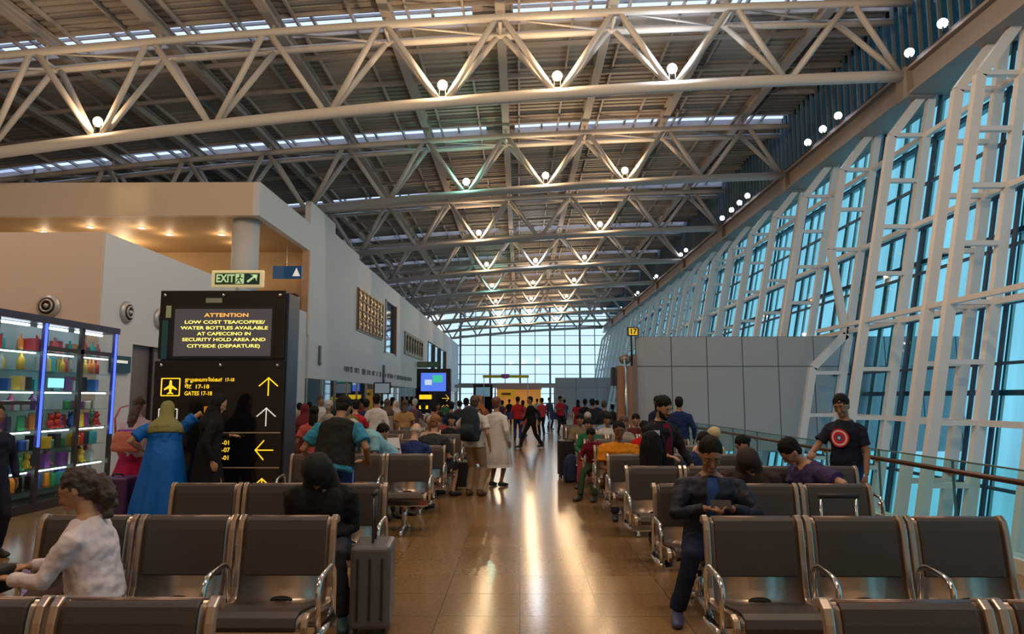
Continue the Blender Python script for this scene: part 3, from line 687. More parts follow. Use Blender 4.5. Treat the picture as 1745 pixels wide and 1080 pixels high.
SN = ['bottom', 'second', 'third', 'fourth', 'fifth', 'sixth', 'seventh', 'top']
for si, z in enumerate(SHZ):
    kinds = [['carton', 'pouch'], ['stuffed_toy', 'carton'], ['carton', 'tin'], ['pouch', 'stuffed_toy'], ['tin', 'bottle'], ['pouch', 'carton'], ['bottle', 'pouch'], ['bottle', 'carton']][si]
    y = .12
    while y < 3.85:
        if min(abs(y-q) for q in YL) < .055: y += .05; continue
        k = random.choice(kinds); c = random.choice(list(PAL)) if si not in (6, 7) else random.choice(['orange', 'yellow', 'teal', 'red', 'silver'])
        if si in (4, 5) and 2.3 < y < 2.95: y += .1; continue
        if y < 1.0: c = random.choice(['white', 'black', 'brown'])
        m_ = mat('goods_' + c, PAL[c], .35)
        if k not in base:
            o = shape(k).build(k, m_, smooth=(k in ('bottle', 'tin', 'stuffed_toy'))); base[k] = o
        else: o = base[k].copy(); col.objects.link(o)
        o.material_slots[0].link = 'OBJECT'; o.material_slots[0].material = m_
        o.location = (-6.82 - random.uniform(.13, .34), 7.9+y, z+.001); s_ = random.uniform(1.05, 1.4); o.scale = (s_, s_, min(1.3, s_)); o.rotation_euler = (0, 0, random.uniform(-.2, .2))
        tag(o, 'small %s %s on the %s glass shelf of the lit cabinet' % (c, k.replace('_', ' '), SN[si]), {'stuffed_toy': 'toy'}.get(k, k), '%s %ss on the %s cabinet shelf' % (c, k.replace('_', ' '), SN[si]))
        y += random.uniform(.10, .135)
t = thing('price_board', 'small lit blue price board hanging inside the display cabinet', 'sign', (-6.95, 10.35, 1.745))
MB().box((0, 0, 0), (.02, .34, .14)).build('board', mat('price_blue', (.2, .5, .6), .5, emit=(.3, .75, .9), es=.9), t); MB().box((-.02, .1, -.04), (.03, .24, .0)).build('foot', CHROME, t)
t = thing('wall_sign', 'small dark teal sign on the bluish wall beside the display cabinet', 'sign', (-7.29, 12.45, 2.05))
MB().box((0, 0, 0), (.05, .62, .30)).build('panel', mat('sign_teal', (.01, .07, .10), .4), t); MB().box((.05, .06, .17), (.055, .5, .22)).build('lettering', WHT, t)
# round air nozzles
def nozzle(loc, rz, lab, s=1.):
    t = thing('air_nozzle', lab, 'air vent', loc, rz, 'round air nozzles'); G = mat('nozzle_grey', (.50, .48, .48), .35, .4)
    MB().tube([(0, 0, 0), (0, -.04*s, 0), (0, -.07*s, 0)], [.21*s, .20*s, .16*s], 24).build('outer_ring', G, t, True)
    MB().tube([(.0, -.068*s, 0), (0, -.074*s, 0)], .145*s, 24).build('recess_shade', BLACK, t, True)  # black disc on the face gives the dark of the hollow by colour
    MB().tube([(math.cos(a)*.10*s, -.085*s, math.sin(a)*.10*s) for a in [2*math.pi*k/20 for k in range(20)]], .018*s, 8, closed=True).build('inner_ring', G, t, True)
    MB().tube([(0, -.07*s, 0), (0, -.11*s, 0)], [.05*s, .035*s], 14).build('core', G, t, True)
nozzle((-8.2, 12.1, 3.18), 0, 'round grey air nozzle on the cream front wall above the cabinet')
nozzle((-7.3, 12.9, 3.17), R(90), 'round grey air nozzle on the bluish wall nearer the cabinet')
nozzle((-7.3, 14.1, 3.18), R(90), 'round grey air nozzle on the bluish wall nearer the black pillar')
# terrace sign and furniture glimpsed
t = thing('restroom_sign', 'blue hanging sign with white pictogram under the upper terrace soffit', 'sign', (-7.95, 22.6, 5.45))
MB().box((-.1, 0, 0), (.85, .05, .42)).build('panel', mat('sign_blue', (.01, .06, .16), .4, emit=(.01, .08, .2), es=.2), t); b = MB(); b.prism([(.55, -.006, .08), (.8, -.006, .08), (.675, -.006, .36)], (0, .004, 0)); b.build('pictogram', WHT, t); MB().box((.3, .02, .42), (.34, .04, 1.2)).build('hanger', CHROME, t)
t = thing('terrace_counter', 'dark red counter on the upper terrace behind the column', 'counter', (-8.75, 23.4, 4.46))
MB().box((0, 0, 0), (1.15, .5, .62)).build('body', mat('dark_red_wood', (.09, .02, .015), .5), t); MB().box((-.02, -.05, .62), (1.18, .55, .67)).build('top', mat('pink_top', (.45, .25, .22), .5), t)
# wall features
t = thing('lattice_panel', 'golden brown lattice artwork panel on the upper left wall', 'wall panel', (-7.29, 31.3, 4.6))
MB().box((0, 0, 0), (.05, 5.9, 1.95)).build('backboard', mat('gold_board', (.42, .22, .06), .45, .2), t)
b = MB()
for i in range(8): b.box((.05, .05+i*.8, .04), (.09, .13+i*.8, 1.91))
for i in range(5): b.box((.05, .04, .06+i*.44), (.085, 5.86, .12+i*.44))
b.build('lattice', mat('dark_lattice', (.10, .05, .02), .5), t)
for i in range(7):
    for j in range(4):
        if (i*3+j*5) % 4 != 1: MB().box((.05, .3+i*.8, .25+j*.44), (.10, .62+i*.8, .36+j*.44)).build('gold_tile', mat('gold_tile', (.75, .55, .30), .35, .3), t)
t = thing('relief_panel', 'brown figure relief artwork panel further along the upper left wall', 'wall panel', (-7.29, 44.5, 4.35))
MB().box((0, 0, 0), (.06, 8.4, 1.45)).build('board', mat('relief_brown', (.34, .27, .19), .6, var=.55, vscale=2.2), t)
for i in range(7): MB().ell((.08, .7+i*1.15, .62), (.07, .22, .42)).ell((.09, .7+i*1.15, 1.13), (.07, .14, .14)).build('carved_figure', mat('relief_dark', (.12, .09, .06), .6), t, True)
t = thing('wall_lettering', 'long row of grey letters along the white band of the left wall', 'lettering', (-7.21, 29, 2.78))
GRY = mat('grey_letter', (.13, .14, .16), .5)
b = MB(); y = 0; random.seed(3)
while y < 18:
    b = MB(); h = random.choice((.18, .26, .22)); b.box((0, y, -h/2), (.02, y+.05, h/2))
    if random.random() < .7: b.box((0, y, h/2-.04), (.02, y+.28, h/2))
    if random.random() < .6: b.box((0, y+.22, -h/2), (.02, y+.28, h/2))
    if random.random() < .5: b.box((0, y, -.02), (.02, y+.25, .03))
    b.build('letter', GRY, t)
    y += .36 if random.random() < .85 else .75

tag(MB().box((-7.28, 25.2, 2.75), (-7.16, 25.4, 3.45)).box((-7.24, 25.18, 2.8), (-7.14, 25.42, 2.86)).build('wall_speaker', mat('speaker_grey', (.10, .11, .13), .5)), 'slim dark column speaker on the white band beside the black pillar', 'speaker')
tag(MB().box((-7.28, 37.2, 2.3), (-7.14, 37.5, 3.3)).box((-7.24, 37.18, 2.35), (-7.12, 37.52, 2.42)).build('wall_speaker', mat('speaker_grey', None)), 'slim dark column speaker in the middle of the grey wall lettering', 'speaker')
# ================================================================= people
SKIN = mat('skin_brown', (.30, .155, .09), .55, bump=.05, bscale=150)
SKIN2 = mat('skin_tan', (.42, .24, .15), .55, bump=.05, bscale=150)
SKIN3 = mat('skin_dark', (.17, .085, .05), .5, bump=.05, bscale=150)
SKIN4 = mat('skin_pale', (.56, .34, .24), .55, bump=.05, bscale=150)
HAIR = mat('black_hair', (.008, .007, .007), .7, spec=.2, bump=.5, bscale=70, stretch=(1, 1, .25))
HGREY = mat('grey_hair', (.42, .40, .38), .6, bump=.5, bscale=70, stretch=(1, 1, .25))
HBR = mat('brown_hair', (.07, .035, .02), .5, bump=.5, bscale=70, stretch=(1, 1, .25))
EYE = mat('eye_dark', (.015, .01, .008), .2); LIP = mat('lip', (.25, .09, .07), .5)
EYEW = mat('eye_white', (.6, .58, .55), .3)
def cloth(name, c, rough=.85): return mat('cloth_' + name, c, rough, bump=.35, bscale=14, var=.10, vscale=8, spec=.25)
CTEX = bpy.data.textures.new('fold_noise', 'CLOUDS'); CTEX.noise_scale = .075; CTEX.noise_depth = 2
HTEX = bpy.data.textures.new('hair_noise', 'CLOUDS'); HTEX.noise_scale = .03; HTEX.noise_depth = 2
def fuse(mb, name, m, parent, vox, folds=0., tex=None, smooth=4, M=None):
    me = bpy.data.meshes.new(name); me.from_pydata(mb.v, [], mb.f)
    bm = bmesh.new(); bm.from_mesh(me); bmesh.ops.recalc_face_normals(bm, faces=bm.faces); bm.to_mesh(me); bm.free()
    o = bpy.data.objects.new(name, me); col.objects.link(o)
    r = o.modifiers.new('r', 'REMESH'); r.mode = 'VOXEL'; r.voxel_size = vox
    s = o.modifiers.new('s', 'SMOOTH'); s.iterations = smooth; s.factor = .5
    if folds:
        d = o.modifiers.new('d', 'DISPLACE'); d.texture = tex or CTEX; d.strength = folds; d.mid_level = .5; d.texture_coords = 'LOCAL'
    bpy.context.view_layer.update()
    nm = bpy.data.meshes.new_from_object(o.evaluated_get(bpy.context.evaluated_depsgraph_get()))
    bpy.data.objects.remove(o); bpy.data.meshes.remove(me)
    nm.name = name; nm.materials.clear(); nm.materials.append(m); nm.polygons.foreach_set('use_smooth', [True]*len(nm.polygons))
    return link(bpy.data.objects.new(name, nm), parent)
def ik(a, tgt, l1, l2, pole):
    a, tgt, pole = V(a), V(tgt), V(pole); d = tgt - a; L = min(d.length, (l1+l2)*.995); d.normalize()
    c = (l1*l1 + L*L - l2*l2)/(2*L); h = math.sqrt(max(0, l1*l1 - c*c))
    p = pole - d*pole.dot(d)
    if p.length < 1e-4: p = V((1, 0, 0)) - d*d.x
    return a + d*c + p.normalized()*h, a + d*L
def person(name, label, loc, rz=0, group=None, H=1.62, pose='stand', lean=0, side=0, twist=0, head=(0, 0), hands=None, poles=None, curl=.5, vox=.016,
           skin=SKIN, hair=('short', HAIR), top=(PAL['blue'], 'long', 'shirt'), bottom=('trousers', (.02, .02, .03)), shoes=(.02, .02, .02), girth=1., feet=None, face=False, seat=.50, knee=None, beard=False, cat='person'):
    t = thing(name, label, cat, loc, rz, group)
    k = H/1.68
    if isinstance(top[0], tuple): tm = cloth('%.2f_%.2f_%.2f' % top[0], top[0])
    else: tm = top[0]
    bm_ = bottom[1] if not isinstance(bottom[1], tuple) else cloth('%.2f_%.2f_%.2f' % bottom[1], bottom[1])
    sm = mat('shoe_%.2f_%.2f_%.2f' % shoes, shoes, .5) if isinstance(shoes, tuple) else shoes
    sit = pose == 'sit'
    P = V((0, 0, seat+.03 if sit else .93*k))
    Rt = Matrix.Rotation(R(twist), 3, 'Z') @ Matrix.Rotation(R(lean), 3, 'X') @ Matrix.Rotation(R(side), 3, 'Y')
    T = lambda x, y, z: P + Rt @ V((x*k, y*k, z*k))
    waist, chest, neck = T(0, -.0, .17), T(0, -.01 if lean < 20 else .0, .36), T(0, .01, .50)
    Rh = Rt @ Matrix.Rotation(R(head[0]), 3, 'X') @ Matrix.Rotation(R(head[1]), 3, 'Z')
    nb = T(0, .005, .52); hc = nb + (Rt @ Matrix.Rotation(R(head[0]*.6), 3, 'X')) @ V((0, -.02, .135))*k
    g = girth; X1 = Rt @ V((1, 0, 0))
    body = MB(); sh = MB(); tr = MB()
    # torso
    tp = [T(0, 0, -.06), T(0, 0, .0), T(0, .005, .10), waist, T(0, 0, .27), chest, T(0, .01, .44), neck]
    trr = [(.145*g, .10*g), (.160*g, .115*g), (.150*g, .11*g), (.135*g, .10*g), (.150*g, .11*g), (.160*g, .115*g), (.118*g, .09*g), (.065, .06)]
    body.tube(tp, [(a*k*.93, b_*k*.93) for a, b_ in trr], 20, side=X1)
    body.tube([T(0, .01, .44), nb + V((0, 0, 0)), hc - (Rh @ V((0, -.01, .04)))*k], [.062*k, .054*k, .056*k], 14)
    # head
    def hf(q):
        q = q.copy()
        if q.z < 0: q.x *= 1 + q.z*2.2; 
        if q.y < 0 and q.z < 0: q.y *= 1 + q.z*.5
        return q
    body.ell(hc, (.080*k, .099*k, .120*k), Rh, 24, 16, fn=hf)
    hp = lambda x, y, z: hc + (Rh @ V((x, y, z)))*k
    body.tube([hp(0, -.082, .015), hp(0, -.104, -.018), hp(0, -.112, -.030), hp(0, -.092, -.038)], [.008*k, .012*k, .016*k, .012*k], 8)
    body.ell(hp(0, -.078, -.085), (.030*k, .024*k, .022*k), Rh)
    for s in (-1, 1):
        body.ell(hp(s*.078, .008, -.008), (.009*k, .018*k, .030*k), Rh)
        body.ell(hp(s*.040, -.066, -.03), (.022*k, .020*k, .02*k), Rh)
        body.ell(hp(s*.030, -.083, .028), (.024*k, .012*k, .007*k), Rh)
    body.ell(hp(0, -.088, -.060), (.022*k, .012*k, .007*k), Rh)
    # arms
    ha = hands or [None, None]; kp = poles or [None, None]
    for i, s in enumerate((-1, 1)):
        sp = T(s*.160*g, .01, .395)
        tgt = ha[i]
        if tgt is None: tgt = T(s*.25*g, -.03, -.09) if not sit else V((s*.13, -.33, seat+.13))
        el, wr = ik(sp, tgt, .285*k, .25*k, kp[i] if kp[i] is not None else (s*.5, .8, -.3))
        d = (wr - el).normalized()
        body.tube([sp, (sp+el)/2, el, (el+wr)/2, wr], [.048*k, .043*k, .038*k, .034*k, .026*k], 12)
        # hand
        nn = d.cross(V((0, 0, 1)) if abs(d.z) < .8 else V((0, -1, 0))).normalized(); pn = nn.cross(d).normalized()
        if abs(d.z) < .8 and pn.z > 0: pn = -pn
        if abs(d.z) >= .8:
            pn = V((-s, 0, 0)); pn = Rt @ pn; pn = (pn - d*pn.dot(d)).normalized(); nn = d.cross(pn).normalized()
        thumbside = nn if ((nn.dot(V((-s, -.6, .3)))) > 0) else -nn
        pc = wr + d*.045*k
        Mh = Matrix((thumbside, pn, d)).transposed()
        body.ell(pc, (.040*k, .016*k, .052*k), Mh, 12, 8)
        for fo, fl in ((.030, .068), (.010, .078), (-.010, .072), (-.029, .056)):
            b0 = wr + d*.080*k + thumbside*fo*k; pts = [b0 - d*.02*k, b0]; dd = d.copy(); ang = curl
            for q in range(3):
                dd = (Matrix.Rotation(ang*.75, 3, d.cross(pn)) @ dd); b0 = b0 + dd*fl*k*(.42, .33, .25)[q]; pts.append(b0)
            body.tube(pts, [.0098*k, .0095*k, .009*k, .0085*k, .007*k], 8)
        b0 = wr + d*.02*k + thumbside*.028*k
        body.tube([b0, b0 + (d*.03+thumbside*.022+pn*.008)*k, b0 + (d*.06+thumbside*.024+pn*.022)*k, b0 + (d*.078+thumbside*.014+pn*.034)*k], [.012*k, .012*k, .010*k, .008*k], 8)
        # sleeves
        if top[1] == 'long':
            sh.tube([T(s*.08, .01, .425), sp.lerp(T(s*.08, .01, .425), .35), sp - V((0, 0, .008)), (sp+el)/2, el, (el+wr)/2, el.lerp(wr, .93)], [.042*k, .055*k, .062*k*g, .058*k*g, .052*k, .045*k, .040*k], 14)
        elif top[1] == 'short':
            sh.tube([T(s*.08, .01, .425), sp.lerp(T(s*.08, .01, .425), .35), sp - V((0, 0, .008)), sp.lerp(el, .4), sp.lerp(el, .72)], [.042*k, .055*k, .062*k*g, .062*k*g, .066*k*g], 14)
        else:
            sh.tube([T(s*.09, .01, .43), sp + V((0, 0, .002)) + X1*(-s*.02)], [.06*k, .058*k], 12)
    e = .016
    zlow = {'shirt': -.10, 'jacket': -.13, 'kurta': -.12}.get(top[2], -.10)
    if sit: zlow = -.02
    st = [T(0, 0, zlow), T(0, 0, .0), T(0, .005, .10), waist, T(0, 0, .27), chest, T(0, .01, .44), T(0, .008, .485)]
    sr = [(.172*g, .13*g), (.170*g, .13*g), (.160*g, .122*g), (.150*g, .115*g), (.163*g, .122*g), (.170*g, .125*g), (.120*g, .095*g), (.072, .07)]
    sh.tube(st, [(a*k+e*.4, b_*k+e*.4) for a, b_ in sr], 22, side=X1)
    # legs
    hipz = P.z - .02*k; ank = []
    for i, s in enumerate((-1, 1)):
        hp0 = P + Matrix.Rotation(R(twist*.3), 3, 'Z') @ V((s*.085*k*g, 0, -.04*k))
        if feet: ft = V(feet[i])
        elif sit: ft = V((s*.12, -.46, .08))
        else: ft = V((s*.10, 0, .08))
        kn, an = ik(hp0, ft, .44*k, .42*k, (s*.1, -1, .35) if sit else (s*.05, -1, 0))
        ank.append(an)
        body.tube([hp0, (hp0+kn)/2, kn, kn.lerp(an, .4), an, an - V((0, -.01, .03))], [.078*k*g, .068*k*g, .050*k, .050*k, .034*k, .036*k], 12)
        if bottom[0] == 'trousers':
            tr.tube([hp0 + V((0, 0, .06*k)), hp0, (hp0+kn)/2, kn, kn.lerp(an, .5), kn.lerp(an, .99)], [.085*k*g, .094*k*g, .083*k*g, .066*k, .062*k, .060*k], 14)
        elif bottom[0] == 'shorts':
            tr.tube([hp0 + V((0, 0, .06*k)), hp0, (hp0+kn)/2, hp0.lerp(kn, .98)], [.085*k*g, .098*k*g, .092*k*g, .080*k], 14)
        # shoe
        fd = V((s*.12, -1, 0)).normalized()
        if feet and len(feet) > 2: fd = V(feet[2+i]).normalized()
        b = MB(); q = V((an.x, an.y, max(0, an.z-.08)))
        b.tube([q - fd*.055 + V((0, 0, .045)), q - fd*.03 + V((0, 0, .05)), q + fd*.04 + V((0, 0, .045)), q + fd*.12 + V((0, 0, .030)), q + fd*.18 + V((0, 0, .026)), q + fd*.20 + V((0, 0, .022))],
               [(.030, .034), (.040, .048), (.042, .042), (.046, .030), (.036, .024), (.018, .016)], 12, side=fd.cross(V((0, 0, 1))))
        b.build('shoe', sm, t, True)
    if bottom[0] in ('trousers', 'shorts'):
        tr.tube([T(0, 0, -.07), T(0, 0, 0), T(0, 0, .07)], [(.155*k*g, .118*k*g), (.166*k*g, .125*k*g), (.150*k*g, .112*k*g)], 18, side=X1)
        fuse(tr, 'trousers' if bottom[0] == 'trousers' else 'shorts', bm_, t, max(.016, vox), .02)
    elif bottom[0] in ('skirt', 'robe'):
        zb_ = .10 if len(bottom) < 3 else bottom[2]; n = 40; vs = []; rows = 12
        hemx = bottom[3] if len(bottom) > 3 else 0
        for j in range(rows+1):
            u = j/rows; z0 = P.z + (.10 if bottom[0] == 'skirt' else .35)*k*(1-u)
            z = (P.z + (.12 if bottom[0] == 'skirt' else .36)*k)*(1-u) + zb_*u
            rx = (.14 + .13*min(1, u*1.25))*g*k; ry = (.105 + .12*min(1, u*1.25))*g*k
            for i in range(n):
                a = 2*math.pi*i/n; f = 1 + .09*u*math.sin(7*a + 2*u) + .05*u*math.sin(13*a+1)
                off = Rt @ V((0, 0, max(0, z - P.z)))
                vs.append((math.cos(a)*rx*f + (off.x if z > P.z else 0) + hemx*u, math.sin(a)*ry*f + (off.y if z > P.z else 0), z))
        fs = [(j*n+i, j*n+(i+1) % n, (j+1)*n+(i+1) % n, (j+1)*n+i) for j in range(rows) for i in range(n)] + [tuple(range(n)), tuple(rows*n + i for i in reversed(range(n)))]
        mobj('skirt' if bottom[0] == 'skirt' else 'robe_skirt', vs, fs, bm_, t, True)
    if top[2] == 'kurta' and not sit:
        n = 32; vs = []; rows = 8
        for j in range(rows+1):
            u = j/rows; z = (P.z+.02)*(1-u) + (P.z-.40*k)*u
            for i in range(n):
                a = 2*math.pi*i/n; f = 1 + .06*u*math.sin(6*a)
                vs.append((math.cos(a)*(.172+.05*u)*k*g*f, math.sin(a)*(.13+.055*u)*k*g*f, z))
        fs = [(j*n+i, j*n+(i+1) % n, (j+1)*n+(i+1) % n, (j+1)*n+i) for j in range(rows) for i in range(n)] + [tuple(range(n)), tuple(rows*n + i for i in reversed(range(n)))]
        mobj('tunic_hem', vs, fs, tm, t, True)
    fuse(body, 'body', skin, t, vox, smooth=2 if vox < .01 else 3)
    fuse(sh, {'shirt': 'shirt', 'jacket': 'jacket', 'kurta': 'tunic'}[top[2]], tm, t, max(.011, vox), .030)
    # hair or head cover
    hs, hm = hair; hb = MB()
    if hs in ('short', 'long', 'bun', 'curly'):
        hb.ell(hp(0, .020, .042), (.088*k, .103*k, .098*k), Rh, 24, 16)
        hb.ell(hp(0, .045, -.01), (.074*k, .062*k, .085*k), Rh, 20, 12)
        if hs == 'long': hb.tube([hp(0, .05, .0), hp(0, .085, -.12), hp(0, .10, -.26), hp(0, .10, -.34)], [(.075*k, .05*k), (.085*k, .045*k), (.075*k, .035*k), (.04*k, .02*k)], 14, side=X1)
        if hs == 'bun': hb.ell(hp(0, .12, .0), (.045*k, .04*k, .045*k), Rh)
        if hs == 'curly':
            for q in ((0, .11, -.0, .055), (0, .14, -.04, .058), (.02, .15, -.09, .055), (-.02, .12, -.10, .055), (0, .14, .01, .04), (0, .14, -.15, .045), (.02, .12, -.20, .035)):
                hb.ell(hp(q[0], q[1], q[2]), (q[3]*k*.95,)*3, Rh)
        fuse(hb, 'hair', hm, t, .009 if vox < .014 else .014, .02 if hs != 'curly' else .035, HTEX, 2)
    elif hs == 'hijab':
        hb.ell(hp(0, .022, .012), (.094*k, .104*k, .128*k), Rh, 24, 16)
        hb.tube([hp(0, .02, -.05), nb + V((0, 0, .02)), T(0, .0, .40), T(0, 0, .30)], [(.09*k, .09*k), (.10*k, .10*k), (.19*k*g, .14*k*g), (.185*k*g, .145*k*g)], 20, side=X1)
        o = fuse(hb, 'headscarf', hm, t, .014, .02)
    elif hs == 'hood':
        hb.ell(hp(0, .022, .015), (.108*k, .120*k, .135*k), Rh, 24, 16)
        hb.tube([hp(0, .05, -.04), nb + Rt @ V((0, .03, .0)), T(0, .03, .42)], [(.10*k, .10*k), (.12*k, .11*k), (.15*k, .11*k)], 18, side=X1)
        fuse(hb, 'hood', hm, t, .014, .02)
    elif hs == 'cap':
        hb.ell(hp(0, .012, .045), (.086*k, .101*k, .088*k), Rh, 20, 14); hb.ell(hp(0, -.09, .055), (.06*k, .06*k, .012*k), Rh)
        fuse(hb, 'cap', hm, t, .012)
    elif hs == 'bald':
        hb.ell(hp(0, .045, -.02), (.078*k, .062*k, .05*k), Rh, 16, 10); fuse(hb, 'hair', hm, t, .010, .008, HTEX, 1)
    if beard:
        hb = MB(); hb.tube([hp(-.068, -.02, -.03), hp(-.055, -.055, -.075), hp(0, -.085, -.105), hp(.055, -.055, -.075), hp(.068, -.02, -.03)], [.014*k, .026*k, .030*k, .026*k, .014*k], 10)
        hb.tube([hp(-.028, -.090, -.052), hp(0, -.102, -.046), hp(.028, -.090, -.052)], [.006*k, .008*k, .006*k], 8); fuse(hb, 'beard', HAIR, t, .008, .008, HTEX, 2)
    if face:
        for s in (-1, 1):
            MB().ell(hp(s*.031, -.0865, .010), (.014*k, .006*k, .007*k), Rh).build('eye', EYEW, t, True)
            MB().ell(hp(s*.031, -.0915, .010), (.006*k, .003*k, .006*k), Rh).build('pupil', EYE, t, True)
            MB().tube([hp(s*.014, -.0975, .030), hp(s*.032, -.0965, .038), hp(s*.052, -.082, .030)], [.003*k, .0042*k, .002*k], 6).build('eyebrow', HAIR, t, True)
        MB().tube([hp(-.024, -.092, -.060), hp(0, -.1015, -.057), hp(.024, -.092, -.060)], [.003*k, .006*k, .003*k], 8).build('mouth', LIP, t, True)
    t['_h'] = 0; del t['_h']
    return t, dict(T=T, hp=hp, Rh=Rh, Rt=Rt, P=P, k=k)

def backpack(label, loc, rz, c, parent_free=True, s=1., c2=None, name='backpack'):
    t = thing(name, label, 'bag', loc, rz); m_ = cloth('bag_%.2f_%.2f_%.2f' % c, c)
    b = MB(); b.tube([(0, 0, -.25*s), (0, 0, -.2*s), (0, .0, .08*s), (0, 0, .22*s), (0, -.02*s, .27*s)], [(.13*s, .08*s), (.155*s, .10*s), (.15*s, .095*s), (.11*s, .07*s), (.04*s, .03*s)], 20, side=(1, 0, 0))
    fuse(b, 'main_compartment', m_, t, .014, .015)
    b = MB(); b.tube([(0, .09*s, -.2*s), (0, .10*s, -.08*s), (0, .085*s, .0)], [(.11*s, .04*s), (.115*s, .05*s), (.09*s, .03*s)], 16, side=(1, 0, 0)); b.build('front_pocket', cloth('bagp_%.2f_%.2f_%.2f' % (c2 or c), c2 or c), t, True)
    for q in (-1, 1): MB().tube([(q*.09*s, -.07*s, .2*s), (q*.10*s, -.14*s, .22*s), (q*.11*s, -.22*s, .12*s), (q*.10*s, -.12*s, -.18*s)], .015*s, 8, flat=.5).build('strap', m_, t, True)
    return t
def suitcase(label, loc, rz, c, w_=.26, d=.42, h=.58, handle=.3, name='suitcase'):
    t = thing(name, label, 'suitcase', loc, rz); m_ = mat('case_%.2f_%.2f_%.2f' % c, c, .4)
    MB().box((-w_/2, -d/2, .055), (w_/2, d/2, h)).build('shell', m_, t, bevel=.035, seg=4)
    b = MB()
    for x in (-.3, 0, .3): b.box((x*w_-.008, -d/2-.006, .12), (x*w_+.008, d/2+.006, h-.08))
    b.build('ribs', mat('case_rib', (.02, .02, .022), .5), t)
    for x in (-1, 1):
        for y in (-1, 1):
            MB().tube([(x*(w_/2-.04)-.012, y*(d/2-.05), .028), (x*(w_/2-.04)+.012, y*(d/2-.05), .028)], .027, 12).build('wheel', BLACK, t, True)
            
    if handle:
        for y in (-1, 1): MB().tube([(0, y*.07, h-.02), (0, y*.07, h+handle)], .009, 8).build('telescopic_rod', mat('case_rod', (.10, .10, .11), .3, .8), t, True)
        MB().tube([(0, -.085, h+handle), (0, .085, h+handle)], .016, 10).build('grip', BLACK, t, True)
    else: MB().tube([(0, -.07, h), (0, -.05, h+.03), (0, .05, h+.03), (0, .07, h)], .012, 8).build('grip', BLACK, t, True)
    return t
PHONE = mat('phone_black', (.01, .01, .012), .15)
# --- foreground
# woman in the white shirt on the second left bench, turned to the left
wt, wi = person('person', 'seated woman in white shirt with grey curly ponytail and glasses, looking down left', (-2.33, 4.0, 0), R(-84), H=1.55, pose='sit', seat=.47, lean=10, head=(12, 4), vox=.0075,
    skin=SKIN2, hair=('curly', mat('salt_pepper_hair', (.055, .042, .036), .7, bump=.6, bscale=60, var=.6, vscale=40)), top=((.72, .66, .74), 'long', 'shirt'), bottom=('trousers', (.12, .09, .08)), girth=1.12, face=True,
    hands=[V((-.10, -.42, .66)), V((.10, -.40, .64))], curl=.7, feet=[V((-.12, -.44, .08)), V((.12, -.40, .08))])
hp = wi['hp']; G_ = MB()
for s in (-1, 1):
    G_ = MB(); G_.tube([hp(s*.031+math.cos(a)*.021, -.104, .008+math.sin(a)*.016) for a in [2*math.pi*q/14 for q in range(14)]], .0016, 6, closed=True); G_.tube([hp(s*.052, -.102, .012), hp(s*.078, -.03, .012), hp(s*.082, .02, .0)], .0018, 6)
    G_.build('glasses_frame', mat('glasses_wire', (.35, .25, .18), .3, .8), wt, True)
MB().tube([wi['T'](-.06, -.075, .46), wi['T'](0, -.10, .38), wi['T'](.06, -.075, .46)], .012, 8).build('teal_neck_scarf', cloth('teal', (.02, .18, .20)), wt, True)
t = thing('camera_bag', 'black camera bag with looped strap on the lap of the white-shirted woman', 'bag', (-2.86, 3.88, .60))
b = MB(); b.box((-.10, -.13, -.05), (.08, .13, .09)); b.build('body', BLACK, t, bevel=.02)
MB().tube([(-.16, 0, .02), (-.1, 0, .02), (-.09, 0, .02)], [.05, .055, .06], 14).build('lens', mat('lens_black', (.02, .02, .025), .15), t, True)
MB().tube([(0, -.13, .05), (-.22, -.16, .13), (-.36, -.02, .15), (-.28, .16, .13), (0, .13, .06)], .008, 8, flat=.4).build('strap', BLACK, t, True)
# hooded person, second bench row three left
person('person', 'person in black hooded jacket bent forward on the third left bench beside a suitcase', (-1.50, 5.52, 0), R(6), H=1.70, pose='sit', lean=26, head=(52, 0), vox=.012, skin=SKIN,
    hair=('hood', cloth('black_hood', (.018, .018, .02))), top=((.016, .016, .019), 'long', 'jacket'), bottom=('trousers', (.03, .035, .05)), girth=1.22, shoes=(.03, .08, .09),
    hands=[V((-.06, -.30, .62)), V((.10, -.30, .62))], feet=[V((-.14, -.42, .08)), V((.22, -.40, .08))])
suitcase('grey ribbed suitcase with raised handle beside the hooded person', (-1.02, 5.08, 0), R(4), (.10, .10, .11), .27, .40, .60, .33)
# dark figure at the very left edge
person('person', 'person in dark blue clothes standing at the left frame edge', (-5.38, 7.25, 0), R(60), H=1.5, pose='stand', vox=.016, skin=SKIN3, top=((.01, .015, .04), 'long', 'jacket'), bottom=('trousers', (.01, .012, .025)))
# pink top lady with her bag and suitcase
pt, pi_ = person('person', 'woman seen from behind in pale pink top and magenta skirt', (-5.32, 9.85, 0), R(170), H=1.58, pose='stand', vox=.012, skin=SKIN4, hair=('long', HBR), girth=1.12,
    top=((.62, .50, .60), 'short', 'shirt'), bottom=('skirt', (.45, .015, .08), .22, .10), hands=[V((-.30, -.16, .93)), None], head=(10, 0))
t = thing('shoulder_bag', 'salmon pink shoulder bag hanging on the back of the pink topped woman', 'bag', (-5.30, 9.56, 1.02), R(6))
b = MB(); b.tube([(0, 0, -.15), (0, 0, -.10), (0, 0, .06), (0, 0, .13)], [(.17, .045), (.20, .065), (.17, .055), (.13, .03)], 18, side=(1, 0, 0)); fuse(b, 'pouch', cloth('salmon', (.60, .20, .14)), t, .012, .015)
MB().tube([(-.14, 0, .10), (-.16, -.0, .30), (-.12, .05, .44), (-.05, .12, .47)], .014, 8, flat=.4).build('strap', cloth('salmon_strap', (.52, .13, .16)), t, True)
